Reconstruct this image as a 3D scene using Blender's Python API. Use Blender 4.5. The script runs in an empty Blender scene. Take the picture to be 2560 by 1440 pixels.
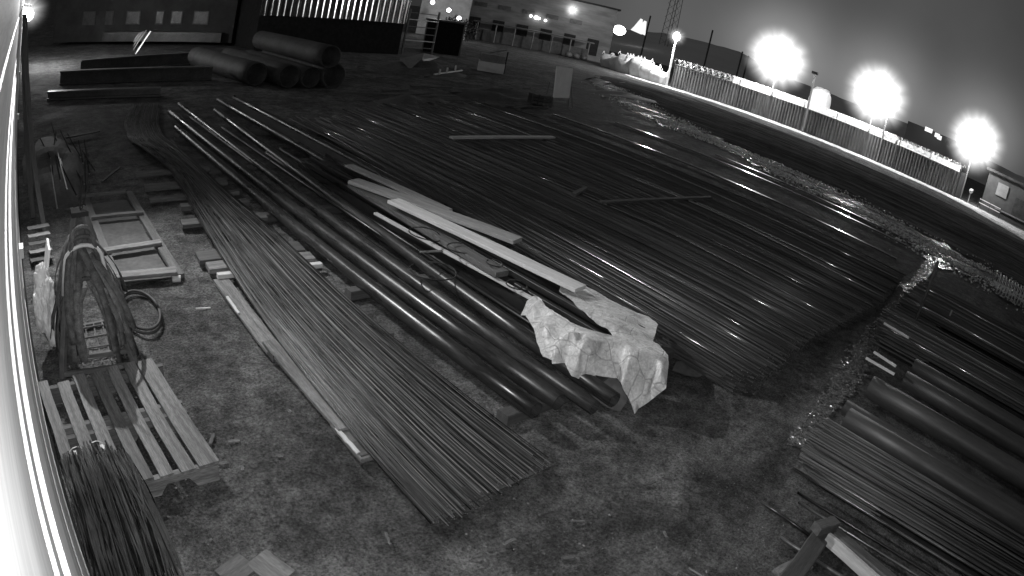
import bpy, bmesh, math, random
from mathutils import Vector, Matrix, noise
from mathutils.geometry import delaunay_2d_cdt
random.seed(7)
R = math.radians
sc = bpy.context.scene
COL = sc.collection
U = random.uniform

# ------------------------------------------------------------------ camera (wide security lens, barrel distortion)
CAM_H = 2.9
F_PX = 1711.19
PA = (1.01201, -0.11195, 0.58593, -0.40202)
def rot_cam():
    a = math.pi / 2 - R(22.8978); t = R(-47.952); r = R(11.8264)
    return Matrix.Rotation(t, 3, 'Z') @ Matrix.Rotation(a, 3, 'X') @ Matrix.Rotation(r, 3, 'Z')
CM = rot_cam()
def G(px, py, z=0.0):
    """point of the ground (or of the level z) that the survey pixel px, py of the 2560 x 1440 photograph shows"""
    dx, dy = (px - 1280) / F_PX, (py - 720) / F_PX
    r = math.hypot(dx, dy)
    th = r * (PA[0] + r * (PA[1] + r * (PA[2] + r * PA[3])))
    s = math.sin(th) / r if r > 1e-9 else 1.0
    v = CM @ Vector((dx * s, -dy * s, -math.cos(th)))
    t = (z - CAM_H) / v.z
    return Vector((v.x * t, v.y * t, z))

cam = bpy.data.cameras.new('security_camera')
co = bpy.data.objects.new('security_camera', cam); COL.objects.link(co)
co.matrix_world = Matrix.Translation((0, 0, CAM_H)) @ CM.to_4x4()
cam.type = 'PANO'
cam.sensor_fit = 'HORIZONTAL'; cam.sensor_width = 36.0
cam.clip_start = 0.01; cam.clip_end = 2000
sc.render.engine = 'CYCLES'
cam.panorama_type = 'FISHEYE_LENS_POLYNOMIAL'
cam.fisheye_fov = R(179)
s_ = (2560 / 36.0) / F_PX
cam.fisheye_polynomial_k0 = 0
cam.fisheye_polynomial_k1 = -PA[0] * s_
cam.fisheye_polynomial_k2 = -PA[1] * s_ ** 2
cam.fisheye_polynomial_k3 = -PA[2] * s_ ** 3
cam.fisheye_polynomial_k4 = -PA[3] * s_ ** 4
sc.camera = co
sc.view_settings.view_transform = 'Standard'; sc.view_settings.look = 'None'
sc.view_settings.exposure = 0; sc.view_settings.gamma = 1

# ------------------------------------------------------------------ materials
class NT:
    def __init__(s, m): s.t = m.node_tree; s.n = s.t.nodes; s.l = s.t.links
    def new(s, ty, **kw):
        n = s.n.new(ty)
        for k, v in kw.items():
            if k.startswith('i_'): n.inputs[k[2:].replace('_', ' ')].default_value = v
            else: setattr(n, k, v)
        return n
    def link(s, a, b): s.l.new(a, b)
def ramp(nt, lo, hi, a=0.35, b=0.65):
    r = nt.new('ShaderNodeValToRGB')
    r.color_ramp.elements[0].position = a; r.color_ramp.elements[1].position = b
    r.color_ramp.elements[0].color = (lo, lo, lo, 1); r.color_ramp.elements[1].color = (hi, hi, hi, 1)
    return r
MATS = {}
def pbr(name, lo, hi, scale=8.0, rough=0.6, metal=0.0, bump=0.0, stretch=(1, 1, 1), detail=6.0, vary=0.0, spec=0.5,
        a=0.35, b=0.65, rvar=0.0, bscale=None, fine=0.0, world=False):
    m = bpy.data.materials.new(name); m.use_nodes = True; nt = NT(m); MATS[name] = m
    bs = nt.n['Principled BSDF']
    tc = nt.new('ShaderNodeTexCoord'); mp = nt.new('ShaderNodeMapping'); mp.inputs['Scale'].default_value = stretch
    if world:
        geo = nt.new('ShaderNodeNewGeometry'); nt.link(geo.outputs['Position'], mp.inputs['Vector'])
    else:
        nt.link(tc.outputs['Object'], mp.inputs['Vector'])
    nz = nt.new('ShaderNodeTexNoise'); nz.inputs['Scale'].default_value = scale; nz.inputs['Detail'].default_value = detail
    nz.inputs['Roughness'].default_value = 0.65
    nt.link(mp.outputs['Vector'], nz.inputs['Vector'])
    cr = ramp(nt, lo, hi, a, b); nt.link(nz.outputs['Fac'], cr.inputs['Fac'])
    col = cr.outputs['Color']
    if fine > 0:
        n2 = nt.new('ShaderNodeTexNoise'); n2.inputs['Scale'].default_value = scale * 9; n2.inputs['Detail'].default_value = 4
        nt.link(mp.outputs['Vector'], n2.inputs['Vector'])
        r2 = ramp(nt, 1 - fine, 1 + fine, 0.3, 0.7); nt.link(n2.outputs['Fac'], r2.inputs['Fac'])
        mx = nt.new('ShaderNodeMix', data_type='RGBA', blend_type='MULTIPLY'); mx.inputs[0].default_value = 1
        nt.link(col, mx.inputs[6]); nt.link(r2.outputs['Color'], mx.inputs[7]); col = mx.outputs[2]
    if vary > 0:
        oi = nt.new('ShaderNodeObjectInfo'); mr = nt.new('ShaderNodeMapRange')
        mr.inputs['To Min'].default_value = 1 - vary; mr.inputs['To Max'].default_value = 1 + vary
        nt.link(oi.outputs['Random'], mr.inputs['Value'])
        mx = nt.new('ShaderNodeMix', data_type='RGBA', blend_type='MULTIPLY'); mx.inputs[0].default_value = 1
        nt.link(col, mx.inputs[6]); nt.link(mr.outputs['Result'], mx.inputs[7]); col = mx.outputs[2]
    nt.link(col, bs.inputs['Base Color'])
    bs.inputs['Roughness'].default_value = rough; bs.inputs['Metallic'].default_value = metal
    bs.inputs['Specular IOR Level'].default_value = spec
    if rvar > 0:
        rr = nt.new('ShaderNodeMapRange'); rr.inputs['To Min'].default_value = max(0.03, rough - rvar); rr.inputs['To Max'].default_value = min(1, rough + rvar)
        rr.inputs['From Min'].default_value = 0.35; rr.inputs['From Max'].default_value = 0.65
        nt.link(nz.outputs['Fac'], rr.inputs['Value']); nt.link(rr.outputs['Result'], bs.inputs['Roughness'])
    if bump > 0:
        b_ = nt.new('ShaderNodeBump'); b_.inputs['Strength'].default_value = 1.0; b_.inputs['Distance'].default_value = bump
        if bscale:
            n3 = nt.new('ShaderNodeTexNoise'); n3.inputs['Scale'].default_value = bscale; n3.inputs['Detail'].default_value = 5
            nt.link(mp.outputs['Vector'], n3.inputs['Vector']); nt.link(n3.outputs['Fac'], b_.inputs['Height'])
        else: nt.link(nz.outputs['Fac'], b_.inputs['Height'])
        nt.link(b_.outputs['Normal'], bs.inputs['Normal'])
    return m
def emit(name, val, strength):
    m = bpy.data.materials.new(name); m.use_nodes = True; nt = NT(m)
    nt.n.remove(nt.n['Principled BSDF'])
    e = nt.new('ShaderNodeEmission'); e.inputs['Color'].default_value = (val, val, val, 1); e.inputs['Strength'].default_value = strength
    nt.link(e.outputs[0], nt.n['Material Output'].inputs['Surface']); return m
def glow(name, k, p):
    """lens glare put in round a lamp as emission that thins out with the distance from the lamp"""
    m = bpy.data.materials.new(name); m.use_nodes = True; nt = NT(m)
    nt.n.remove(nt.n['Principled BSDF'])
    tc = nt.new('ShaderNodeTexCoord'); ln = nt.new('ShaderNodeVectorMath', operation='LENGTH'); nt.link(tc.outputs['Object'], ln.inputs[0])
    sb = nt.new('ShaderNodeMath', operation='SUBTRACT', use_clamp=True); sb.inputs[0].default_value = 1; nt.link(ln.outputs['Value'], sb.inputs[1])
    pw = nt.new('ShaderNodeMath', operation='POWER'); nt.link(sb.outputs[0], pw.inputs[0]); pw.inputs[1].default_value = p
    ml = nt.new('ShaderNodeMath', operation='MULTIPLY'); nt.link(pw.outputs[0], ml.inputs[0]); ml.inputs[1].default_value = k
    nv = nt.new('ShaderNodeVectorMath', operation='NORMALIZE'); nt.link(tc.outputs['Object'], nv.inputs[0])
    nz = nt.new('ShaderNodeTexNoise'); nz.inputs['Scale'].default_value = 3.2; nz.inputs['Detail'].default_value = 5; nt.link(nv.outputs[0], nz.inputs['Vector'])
    mr = nt.new('ShaderNodeMapRange'); mr.inputs['From Min'].default_value = .36; mr.inputs['From Max'].default_value = .66; mr.inputs['To Min'].default_value = .25; mr.inputs['To Max'].default_value = 2.0  # ragged rays of the glare shaped by noise
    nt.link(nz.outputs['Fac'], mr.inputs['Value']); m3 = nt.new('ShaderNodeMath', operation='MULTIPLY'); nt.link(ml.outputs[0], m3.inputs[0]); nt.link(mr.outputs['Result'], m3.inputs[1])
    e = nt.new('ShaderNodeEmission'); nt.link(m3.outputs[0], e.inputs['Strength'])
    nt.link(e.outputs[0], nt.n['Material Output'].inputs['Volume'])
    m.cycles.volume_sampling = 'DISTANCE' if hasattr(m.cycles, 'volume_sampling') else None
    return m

M_wood = pbr('pale_wood', 0.06, 0.16, 3.0, 0.75, bump=0.004, stretch=(0.7, 9, 9), vary=0.28, fine=0.42)
M_wood_mid = pbr('grey_plank', 0.22, 0.34, 3.0, 0.75, bump=0.002, stretch=(0.7, 9, 9), vary=0.1, fine=0.2)
M_wood_bright = pbr('fresh_wood', 0.40, 0.56, 3.0, 0.7, bump=0.002, stretch=(0.7, 9, 9), vary=0.08, fine=0.12)
M_wood_old = pbr('weathered_wood', 0.06, 0.12, 3.0, 0.85, bump=0.003, stretch=(0.7, 9, 9), vary=0.25, fine=0.35)
M_wood_dark = pbr('wet_dark_wood', 0.045, 0.08, 3.0, 0.6, bump=0.003, stretch=(0.7, 9, 9), vary=0.25, fine=0.3)
M_rod = pbr('steel_rod', 0.022, 0.085, 3.0, 0.34, metal=0.6, vary=0.85, stretch=(9, 0.7, 9), rvar=0.12, bump=0.0006, bscale=60)
M_rod_shiny = pbr('wet_steel_rod', 0.05, 0.12, 2.0, 0.40, metal=0.35, vary=0.5, stretch=(9, 0.5, 9), rvar=0.12)
M_rod_dull = pbr('dull_rod', 0.03, 0.075, 3.0, 0.5, metal=0.25, vary=0.6, stretch=(9, 0.7, 9))
M_rod_pale = pbr('pale_steel_rod', 0.16, 0.30, 3.0, 0.32, metal=0.7, vary=0.4, stretch=(9, 0.7, 9))
M_rod_glint = pbr('glossy_wet_rod', 0.35, 0.6, 3.0, 0.17, metal=1.0, vary=.3, stretch=(9, .5, 9), rvar=.05)
M_rod_low = pbr('shade_painted_rod', 0.015, 0.04, 4.0, 0.6, stretch=(9, .7, 9))  # darker copy of the rod steel, shade between bars painted in
M_rod_dark = pbr('rusty_rod', 0.04, 0.09, 4.0, 0.5, metal=0.4, stretch=(9, 0.7, 9), rvar=0.1)
M_pipe = pbr('dark_steel_pipe', 0.022, 0.05, 2.4, 0.34, metal=0.2, stretch=(4, 0.5, 4), rvar=0.13, vary=0.2, fine=0.4, bump=.0012, bscale=7, spec=.4)
M_mirror = pbr('wet_flat_bar', .04, .07, 2.0, .14, metal=.5, rvar=.04)
M_pipe_dull = pbr('dull_pipe', 0.03, 0.055, 2.0, 0.48, stretch=(3, 0.4, 3), fine=.2)
M_tube = pbr('square_tube', 0.02, 0.04, 3.0, 0.35, metal=0.4, stretch=(3, 0.4, 3), rvar=0.1)
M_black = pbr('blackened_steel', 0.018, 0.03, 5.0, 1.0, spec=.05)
M_dark = pbr('dark_sheet', 0.045, 0.085, 2.0, 0.8, fine=0.2)
M_bigpipe = pbr('wrapped_pipe', 0.022, 0.05, 2.0, 0.7, bump=0.004, fine=0.3)
M_grey = pbr('grey_paint', 0.13, 0.20, 2.0, 0.6, fine=0.2)
M_plate = pbr('steel_plate', 0.06, 0.10, 1.5, 0.45, metal=0.3, fine=0.2)
M_strap = pbr('webbing', 0.035, 0.12, 14.0, 0.85, vary=0.45, fine=0.3)
M_strap_white = pbr('white_webbing', 0.45, 0.6, 14.0, 0.8)
M_plastic = pbr('white_plastic_sheet', 0.66, 0.85, 6.0, 0.5, bump=0.01)
M_card = pbr('pale_board', 0.30, 0.38, 3.0, 0.8)
M_bag = pbr('white_bulk_bag', 0.62, 0.8, 3.0, 0.8, bump=0.04)
M_fence = pbr('corrugated_fence', 0.07, 0.14, 1.2, 0.55, metal=0.1, vary=.3, fine=0.15, stretch=(1, 1, 0.25))
M_wire = pbr('bright_wire', 0.7, 0.8, 3.0, 0.35, metal=0.3)
M_cut = pbr('cut_steel_end', 0.22, 0.42, 40.0, 0.45, metal=0.3, vary=.5)
M_white = pbr('white_paint', 0.72, 0.82, 2.0, 0.6)
M_concrete = pbr('pale_concrete', 0.72, 0.86, 2.0, 0.85)
M_hill = pbr('far_hill', 0.45, 0.55, 0.02, 1.0)
M_sling_steel = pbr('rack_steel', 0.06, 0.11, 8.0, 0.8)
M_twine = pbr('black_twine', 0.02, 0.03, 8.0, 0.8)
M_lit = emit('lit_window', 0.9, 1.4)
M_lamp = emit('lamp_glass', 1.0, 30.0)
M_lamp_small = emit('small_lamp_glass', 1.0, 12.0)
M_leaf = pbr('dark_leaf', 0.03, 0.06, 3.0, 0.7)

# ground: damp trodden earth and gravel
def ground_mat(name, dark, pale, wet, r_lo, r_hi, bump, sc_big=0.55, pud=(0.42, 0.56), fsc=45, msc=7, spec=.5, st=(1, 1, 1)):
    m = bpy.data.materials.new(name); m.use_nodes = True; nt = NT(m); bs = nt.n['Principled BSDF']
    bs.inputs['Specular IOR Level'].default_value = spec
    geo = nt.new('ShaderNodeNewGeometry')
    big = nt.new('ShaderNodeTexNoise'); big.inputs['Scale'].default_value = sc_big; big.inputs['Detail'].default_value = 7; big.inputs['Roughness'].default_value = .6
    mid = nt.new('ShaderNodeTexNoise'); mid.inputs['Scale'].default_value = msc; mid.inputs['Detail'].default_value = 8; mid.inputs['Roughness'].default_value = .75
    fin = nt.new('ShaderNodeTexVoronoi'); fin.inputs['Scale'].default_value = 60
    f2 = nt.new('ShaderNodeTexNoise'); f2.inputs['Scale'].default_value = fsc; f2.inputs['Detail'].default_value = 6; f2.inputs['Roughness'].default_value = .8
    mpp = nt.new('ShaderNodeMapping'); mpp.inputs['Scale'].default_value = st; mpp.inputs['Rotation'].default_value = (0, 0, R(-8) if st[1] < 1 else 0); nt.link(geo.outputs['Position'], mpp.inputs['Vector'])
    for n in (big, mid, fin, f2): nt.link(mpp.outputs[0], n.inputs['Vector'])
    rb = ramp(nt, wet, 1, *pud); nt.link(big.outputs['Fac'], rb.inputs['Fac'])
    rm = ramp(nt, dark, pale, .30, .72); nt.link(mid.outputs['Fac'], rm.inputs['Fac'])
    rf = ramp(nt, .30, 2.0, .34, .68); nt.link(f2.outputs['Fac'], rf.inputs['Fac'])
    m1 = nt.new('ShaderNodeMix', data_type='RGBA', blend_type='MULTIPLY'); m1.inputs[0].default_value = 1
    nt.link(rm.outputs[0], m1.inputs[6]); nt.link(rf.outputs[0], m1.inputs[7])
    m2 = nt.new('ShaderNodeMix', data_type='RGBA', blend_type='MULTIPLY'); m2.inputs[0].default_value = 1
    nt.link(m1.outputs[2], m2.inputs[6]); nt.link(rb.outputs[0], m2.inputs[7])
    sn = nt.new('ShaderNodeTexNoise'); sn.inputs['Scale'].default_value = msc * .33; sn.inputs['Detail'].default_value = 9; sn.inputs['Roughness'].default_value = .72; nt.link(mpp.outputs[0], sn.inputs['Vector'])
    rs = ramp(nt, .55, 1.15, .38, .58); nt.link(sn.outputs['Fac'], rs.inputs['Fac'])
    m4 = nt.new('ShaderNodeMix', data_type='RGBA', blend_type='MULTIPLY'); m4.inputs[0].default_value = 1
    nt.link(m2.outputs[2], m4.inputs[6]); nt.link(rs.outputs[0], m4.inputs[7])
    nt.link(m4.outputs[2], bs.inputs['Base Color'])
    rr = nt.new('ShaderNodeMapRange'); rr.inputs['From Min'].default_value = pud[0]; rr.inputs['From Max'].default_value = pud[1]
    rr.inputs['To Min'].default_value = r_lo; rr.inputs['To Max'].default_value = r_hi
    nt.link(big.outputs['Fac'], rr.inputs['Value']); nt.link(rr.outputs['Result'], bs.inputs['Roughness'])
    ad = nt.new('ShaderNodeMath', operation='MULTIPLY_ADD'); nt.link(f2.outputs['Fac'], ad.inputs[0]); ad.inputs[1].default_value = .5; nt.link(mid.outputs['Fac'], ad.inputs[2])
    b_ = nt.new('ShaderNodeBump'); b_.inputs['Strength'].default_value = 1; b_.inputs['Distance'].default_value = bump
    nt.link(ad.outputs[0], b_.inputs['Height']); nt.link(b_.outputs['Normal'], bs.inputs['Normal'])
    return m
M_ground = ground_mat('damp_earth', .07, .23, .6, .65, .9, .07, spec=.03)
M_track = ground_mat('wet_gravel_track', .05, .34, .12, .25, .7, .30, 1.0, (.43, .58), 12, 3.0, .07, (1, .8, 1))
M_asphalt = ground_mat('dark_road', .05, .19, .45, .6, .95, .06, .5, (.40, .62), 7, 1.6, 0.0, (1, .16, 1))
M_verge = ground_mat('pale_verge', .5, .85, .75, .6, .9, .10, .8, (.3, .5), 8, 2)
M_stone = pbr('small_stones', 0.06, 0.20, 30.0, 0.8)

# ------------------------------------------------------------------ mesh helpers
class MB:
    def __init__(s): s.v = []; s.f = []
    def add(s, vs, fs):
        o = len(s.v); s.v += [Vector(v) for v in vs]; s.f += [tuple(i + o for i in f) for f in fs]
    def box(s, c, size, M=None):
        x, y, z = size[0] / 2, size[1] / 2, size[2] / 2
        vs = [Vector((a, b, d)) for a in (-x, x) for b in (-y, y) for d in (-z, z)]
        if M: vs = [M @ v for v in vs]
        s.add([v + Vector(c) for v in vs], [(0, 1, 3, 2), (4, 6, 7, 5), (0, 4, 5, 1), (2, 3, 7, 6), (0, 2, 6, 4), (1, 5, 7, 3)])
    def beam(s, p, q, w, h, n=1, warp=0.0):
        """bar from p to q, w wide (level), h deep"""
        p, q = Vector(p), Vector(q); d = (q - p).normalized()
        up = Vector((0, 0, 1)) if abs(d.z) < .95 else Vector((0, 1, 0))
        a = d.cross(up).normalized(); b = a.cross(d)
        c = min(w, h) * .08; prof = [(-w/2+c, -h/2), (w/2-c, -h/2), (w/2, -h/2+c), (w/2, h/2-c), (w/2-c, h/2), (-w/2+c, h/2), (-w/2, h/2-c), (-w/2, -h/2+c)]
        vs = []
        for i in range(n + 1):
            t = i / n; o = p.lerp(q, t) + a * U(-warp, warp) + b * U(-warp, warp) * .5
            vs += [o + a * u + b * v for u, v in prof]
        k = 8; fs = [tuple(range(k))[::-1], tuple(range(n * k, n * k + k))]
        for i in range(n):
            for j in range(k): fs.append((i*k+j, i*k+(j+1) % k, (i+1)*k+(j+1) % k, (i+1)*k+j))
        s.add(vs, fs)
    def tube(s, pts, r, n=6, cap=True, hollow=0.0):
        pts = [Vector(p) for p in pts]; m = len(pts); vs = []
        rs = r if isinstance(r, (list, tuple)) else [r] * m
        prev = None
        for i, p in enumerate(pts):
            d = (pts[min(i+1, m-1)] - pts[max(i-1, 0)]).normalized()
            up = Vector((0, 0, 1)) if abs(d.z) < .9 else Vector((1, 0, 0))
            a = d.cross(up).normalized()
            if prev is not None and a.dot(prev) < 0: a = -a
            prev = a; b = a.cross(d)
            vs += [p + (a * math.cos(2*math.pi*j/n) + b * math.sin(2*math.pi*j/n)) * rs[i] for j in range(n)]
        fs = []
        for i in range(m - 1):
            for j in range(n): fs.append((i*n+j, i*n+(j+1) % n, (i+1)*n+(j+1) % n, (i+1)*n+j))
        if hollow > 0:   # open bore at both ends
            for e, (i0, i1) in enumerate(((0, 1), (m-1, m-2))):
                o = len(vs); c = pts[i0]; inn = (pts[i1] - pts[i0]).normalized() * min(1.0, rs[i0] * 5)
                vs += [c + (vs[i0*n+j] - c) * (1 - hollow) for j in range(n)]
                vs += [c + inn + (vs[i0*n+j] - c) * (1 - hollow) for j in range(n)]
                for j in range(n):
                    k = (j+1) % n
                    fs.append((i0*n+j, i0*n+k, o+k, o+j)); fs.append((o+j, o+k, o+n+k, o+n+j))
                fs.append(tuple(o+n+j for j in range(n)))
        elif cap:
            fs.append(tuple(range(n))[::-1]); fs.append(tuple(range((m-1)*n, m*n)))
        s.add(vs, fs)
    def strip(s, left, right):
        n = len(left); s.add(list(left) + list(right), [(i, i+1, n+i+1, n+i) for i in range(n-1)])
    def build(s, name, mat, parent=None, origin=None, smooth=False, cap=None):
        if not s.v: raise RuntimeError(name)
        if origin is None:
            lo = [min(v[i] for v in s.v) for i in range(3)]; hi = [max(v[i] for v in s.v) for i in range(3)]
            origin = Vector(((lo[0]+hi[0])/2, (lo[1]+hi[1])/2, lo[2]))
        me = bpy.data.meshes.new(name); me.from_pydata([tuple(v - origin) for v in s.v], [], s.f)
        bm = bmesh.new(); bm.from_mesh(me); bmesh.ops.recalc_face_normals(bm, faces=bm.faces); bm.to_mesh(me); bm.free()
        if smooth: me.polygons.foreach_set('use_smooth', [True] * len(me.polygons))
        me.materials.append(mat)
        if cap is not None:
            me.materials.append(cap)
            for f in me.polygons:
                if len(f.vertices) > 4: f.material_index = 1
        o = bpy.data.objects.new(name, me); COL.objects.link(o)
        if parent is not None:
            o.parent = parent; po = Vector(parent['_w']) if '_w' in parent else parent.location
            o.location = origin - po
            o['_w'] = tuple(origin)
        else:
            o.location = origin; o['_w'] = tuple(origin)
        return o
def tag(o, label, cat, group=None):
    o['label'] = label; o['category'] = cat
    if group: o['group'] = group
    return o
def struct(o): o['kind'] = 'structure'; return o
def stuff(o, label, cat): o['kind'] = 'stuff'; return tag(o, label, cat)
def empty(name, loc, label, cat, group=None):
    o = bpy.data.objects.new(name, None); COL.objects.link(o); o.location = loc; o.empty_display_size = .1
    o['_w'] = tuple(loc); return tag(o, label, cat, group)
def lerp_tab(tab, y):
    tab = sorted(tab)
    if y <= tab[0][0]: return tab[0][1]
    for (a, b), (c, d) in zip(tab, tab[1:]):
        if y <= c: return b + (d - b) * (y - a) / (c - a)
    return tab[-1][1]
def plank(name, p, q, w, h, mat, label=None, cat='plank', group=None, parent=None, n=6, warp=.004):
    """one board; its own axis is local X so that the grain follows it"""
    p, q = Vector(p), Vector(q); d = (q - p); L = d.length; d.normalize()
    up = Vector((0, 0, 1)); a = up.cross(d).normalized(); b = d.cross(a)
    mb = MB(); mb.beam((-L/2, 0, 0), (L/2, 0, 0), w, h, n, warp)
    o = mb.build(name, mat, origin=Vector((0, 0, 0)))
    W = Matrix.Translation((p + q) / 2) @ Matrix((d, a, b)).transposed().to_4x4()
    if parent is not None:
        o.parent = parent; o.matrix_local = Matrix.Translation(-Vector(parent['_w'])) @ W
    else: o.matrix_local = W
    if '_w' in o: del o['_w']
    if label: tag(o, label, cat, group)
    return o

# ------------------------------------------------------------------ setting: ground, tracks, verge, hill
def ground_sheet():
    mb = MB()
    def ax(lo, hi, fine_lo, fine_hi, st):
        a = [lo, lo * .5 + fine_lo * .5]
        x = fine_lo
        while x < fine_hi: a.append(x); x += st
        a += [fine_hi, fine_hi + 20, fine_hi + 60, hi]; return a
    xs = ax(-60, 900, -.4, 14, .14); ys = ax(-120, 900, -6, 14, .14)
    nx, ny = len(xs), len(ys)
    def hgt(x, y):
        if not (-.4 < x < 14.2 and -6 < y < 14.2): return 0
        e = min(1, (x + .4) / .6, (14.2 - x) / 2, (y + 6) / 2, (14.2 - y) / 2)
        return e * (.028 * noise.noise(Vector((x * .8, y * .8, 3))) + .018 * noise.noise(Vector((x * 2.6, y * 2.6, 9))))
    vs = [(x, y, hgt(x, y) - .012) for y in ys for x in xs]
    mb.add(vs, [(j*nx+i, j*nx+i+1, (j+1)*nx+i+1, (j+1)*nx+i) for j in range(ny-1) for i in range(nx-1)])
    return struct(mb.build('ground', M_ground, origin=Vector((0, 0, 0)), smooth=True))
ground_sheet()
def band(name, inner, outer, z, mat, rag=0.0):
    mb = MB(); n = 240 if rag else 40
    def res(P):
        out = []
        for i in range(n + 1):
            t = i / n * (len(P) - 1); k = min(int(t), len(P) - 2); f = t - k
            p0, p1, p2, p3 = P[max(k-1, 0)], P[k], P[k+1], P[min(k+2, len(P)-1)]
            c = []
            for d in (0, 1):
                a, b, c_, e = p0[d], p1[d], p2[d], p3[d]
                c.append(.5 * ((2*b) + (c_-a)*f + (2*a-5*b+4*c_-e)*f*f + (-a+3*b-3*c_+e)*f**3))
            out.append(Vector((c[0] + rag * noise.noise(Vector((c[1] * .9, c[0] * .3, 7))) + rag * .6 * noise.noise(Vector((c[1] * 3, 0, 3))), c[1], z)))
        return out
    mb.strip(res(inner), res(outer)); return struct(mb.build(name, mat))
inner = [(31.5, 26), (23.6, 16.4), (22.0, 12.7), (21.2, 9.6), (20.5, 7), (19.8, 4.8), (19.2, 2.7), (18.7, .7), (18.2, -1.6), (17.5, -5), (17, -14)]
outer = [(36.5, 29.4), (26.8, 17.6), (24.8, 13.9), (24.0, 11.3), (23.5, 8.4), (23, 5.2), (22.6, 3.3), (22.1, 1), (21.7, -1.5), (21.2, -5), (20.8, -14)]
band('gravel_track', inner, outer, .011, M_track, .9)
def track_stones():
    mb = MB(); tab_i = [(y, x) for x, y in inner]; tab_o = [(y, x) for x, y in outer]
    octf = [(0, 2, 4), (2, 1, 4), (1, 3, 4), (3, 0, 4), (2, 0, 5), (1, 2, 5), (3, 1, 5), (0, 3, 5)]
    k = 0
    while k < 9000:
        y = U(-8, 24); a, b = lerp_tab(tab_i, y), lerp_tab(tab_o, y); x = a + (b - a) * random.gauss(.5, .34)
        if noise.noise(Vector((x * .8, y * .22, 4))) < -.12: continue
        if noise.noise(Vector((x * 2.5, y * .6, 8))) < -.2: continue
        rr = U(.02, .05); vs = []
        for d in ((1, 0, 0), (-1, 0, 0), (0, 1, 0), (0, -1, 0), (0, 0, .8), (0, 0, -.8)):
            v = Vector(d) * rr * U(.5, 1.5); v.rotate(Matrix.Rotation(U(0, 6.28), 3, 'Z')); vs.append(v + Vector((x, y, .02)))
        mb.add(vs, octf); k += 1
    stuff(mb.build('track_stones', pbr('wet_track_stone', .45, .9, 20, .3, spec=.8), origin=Vector((0, 0, 0))), 'pale wet stones lying thick along the gravel track', 'gravel')
track_stones()
road_in = [(36.5, 29.5), (26.2, 17.6), (24.2, 13.9), (23.0, 8.4), (22.2, 3.3), (21.2, -1.5), (20.2, -14)]
road_out = [(45.5, 31), (42.5, 22), (42.2, 16), (42, 11), (41.8, 6), (41, -1), (40, -14)]
band('road', road_in, road_out, .006, M_asphalt)
v_in = [(46.0, 34), (45.6, 30.6), (46.4, 25.4), (47.3, 20), (47.9, 15), (48.2, 10), (48.2, 4.6), (45, 1), (40, -5)]
v_out = [(49, 36), (48.7, 30.8), (49.8, 25.5), (50.9, 20.1), (51.4, 15), (51.6, 10), (51.9, 4.4), (51.5, 0), (50, -6)]
band('verge', v_in, v_out, .02, M_verge, .35)
# hill on the horizon
mb = MB(); rid = [(38, .4), (46, .8), (52, 1.0), (56.5, 1.75), (60, 1.95), (63, 2.0), (65, 1.5), (68, 1.1), (74, 1.0), (82, 1.15), (90, .9), (100, .7)]
n = 90; lo_, hi_ = [], []
for i in range(n + 1):
    az = 38 + 62 * i / n; el = lerp_tab(rid, az) + .08 * noise.noise(Vector((az * .9, 0, 0)))
    s, c = math.sin(R(az)), math.cos(R(az))
    lo_.append(Vector((150 * s, 150 * c, -.01))); hi_.append(Vector((330 * s, 330 * c, CAM_H + 330 * math.tan(R(el)))))
mb.strip(lo_, hi_); struct(mb.build('hill', M_hill, smooth=True))

# scattered stones on the bare earth
def stones():
    mb = MB(); k = 0
    octf = [(0, 2, 4), (2, 1, 4), (1, 3, 4), (3, 0, 4), (2, 0, 5), (1, 2, 5), (3, 1, 5), (0, 3, 5)]
    while k < 6500:
        x, y = U(0, 9), U(-2.5, 11)
        if x > 3.2 and y > 2.4: continue
        if x > 4.4 and y < .8: continue
        if noise.noise(Vector((x * .9, y * .9, 5))) < -.05 + .25 * random.random() - .2: continue
        r = .003 + .009 * random.random() ** 4; a = U(0, 6.28)
        vs = []
        for d in ((1, 0, 0), (-1, 0, 0), (0, 1, 0), (0, -1, 0), (0, 0, .7), (0, 0, -.7)):
            v = Vector(d) * r * U(.6, 1.4); v.rotate(Matrix.Rotation(a, 3, 'Z')); vs.append(v + Vector((x, y, .002)))
        mb.add(vs, octf); k += 1
    stuff(mb.build('gravel', M_stone, origin=Vector((0, 0, 0))), 'fine stones scattered over the bare earth between the stacks', 'gravel')
stones()

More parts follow.
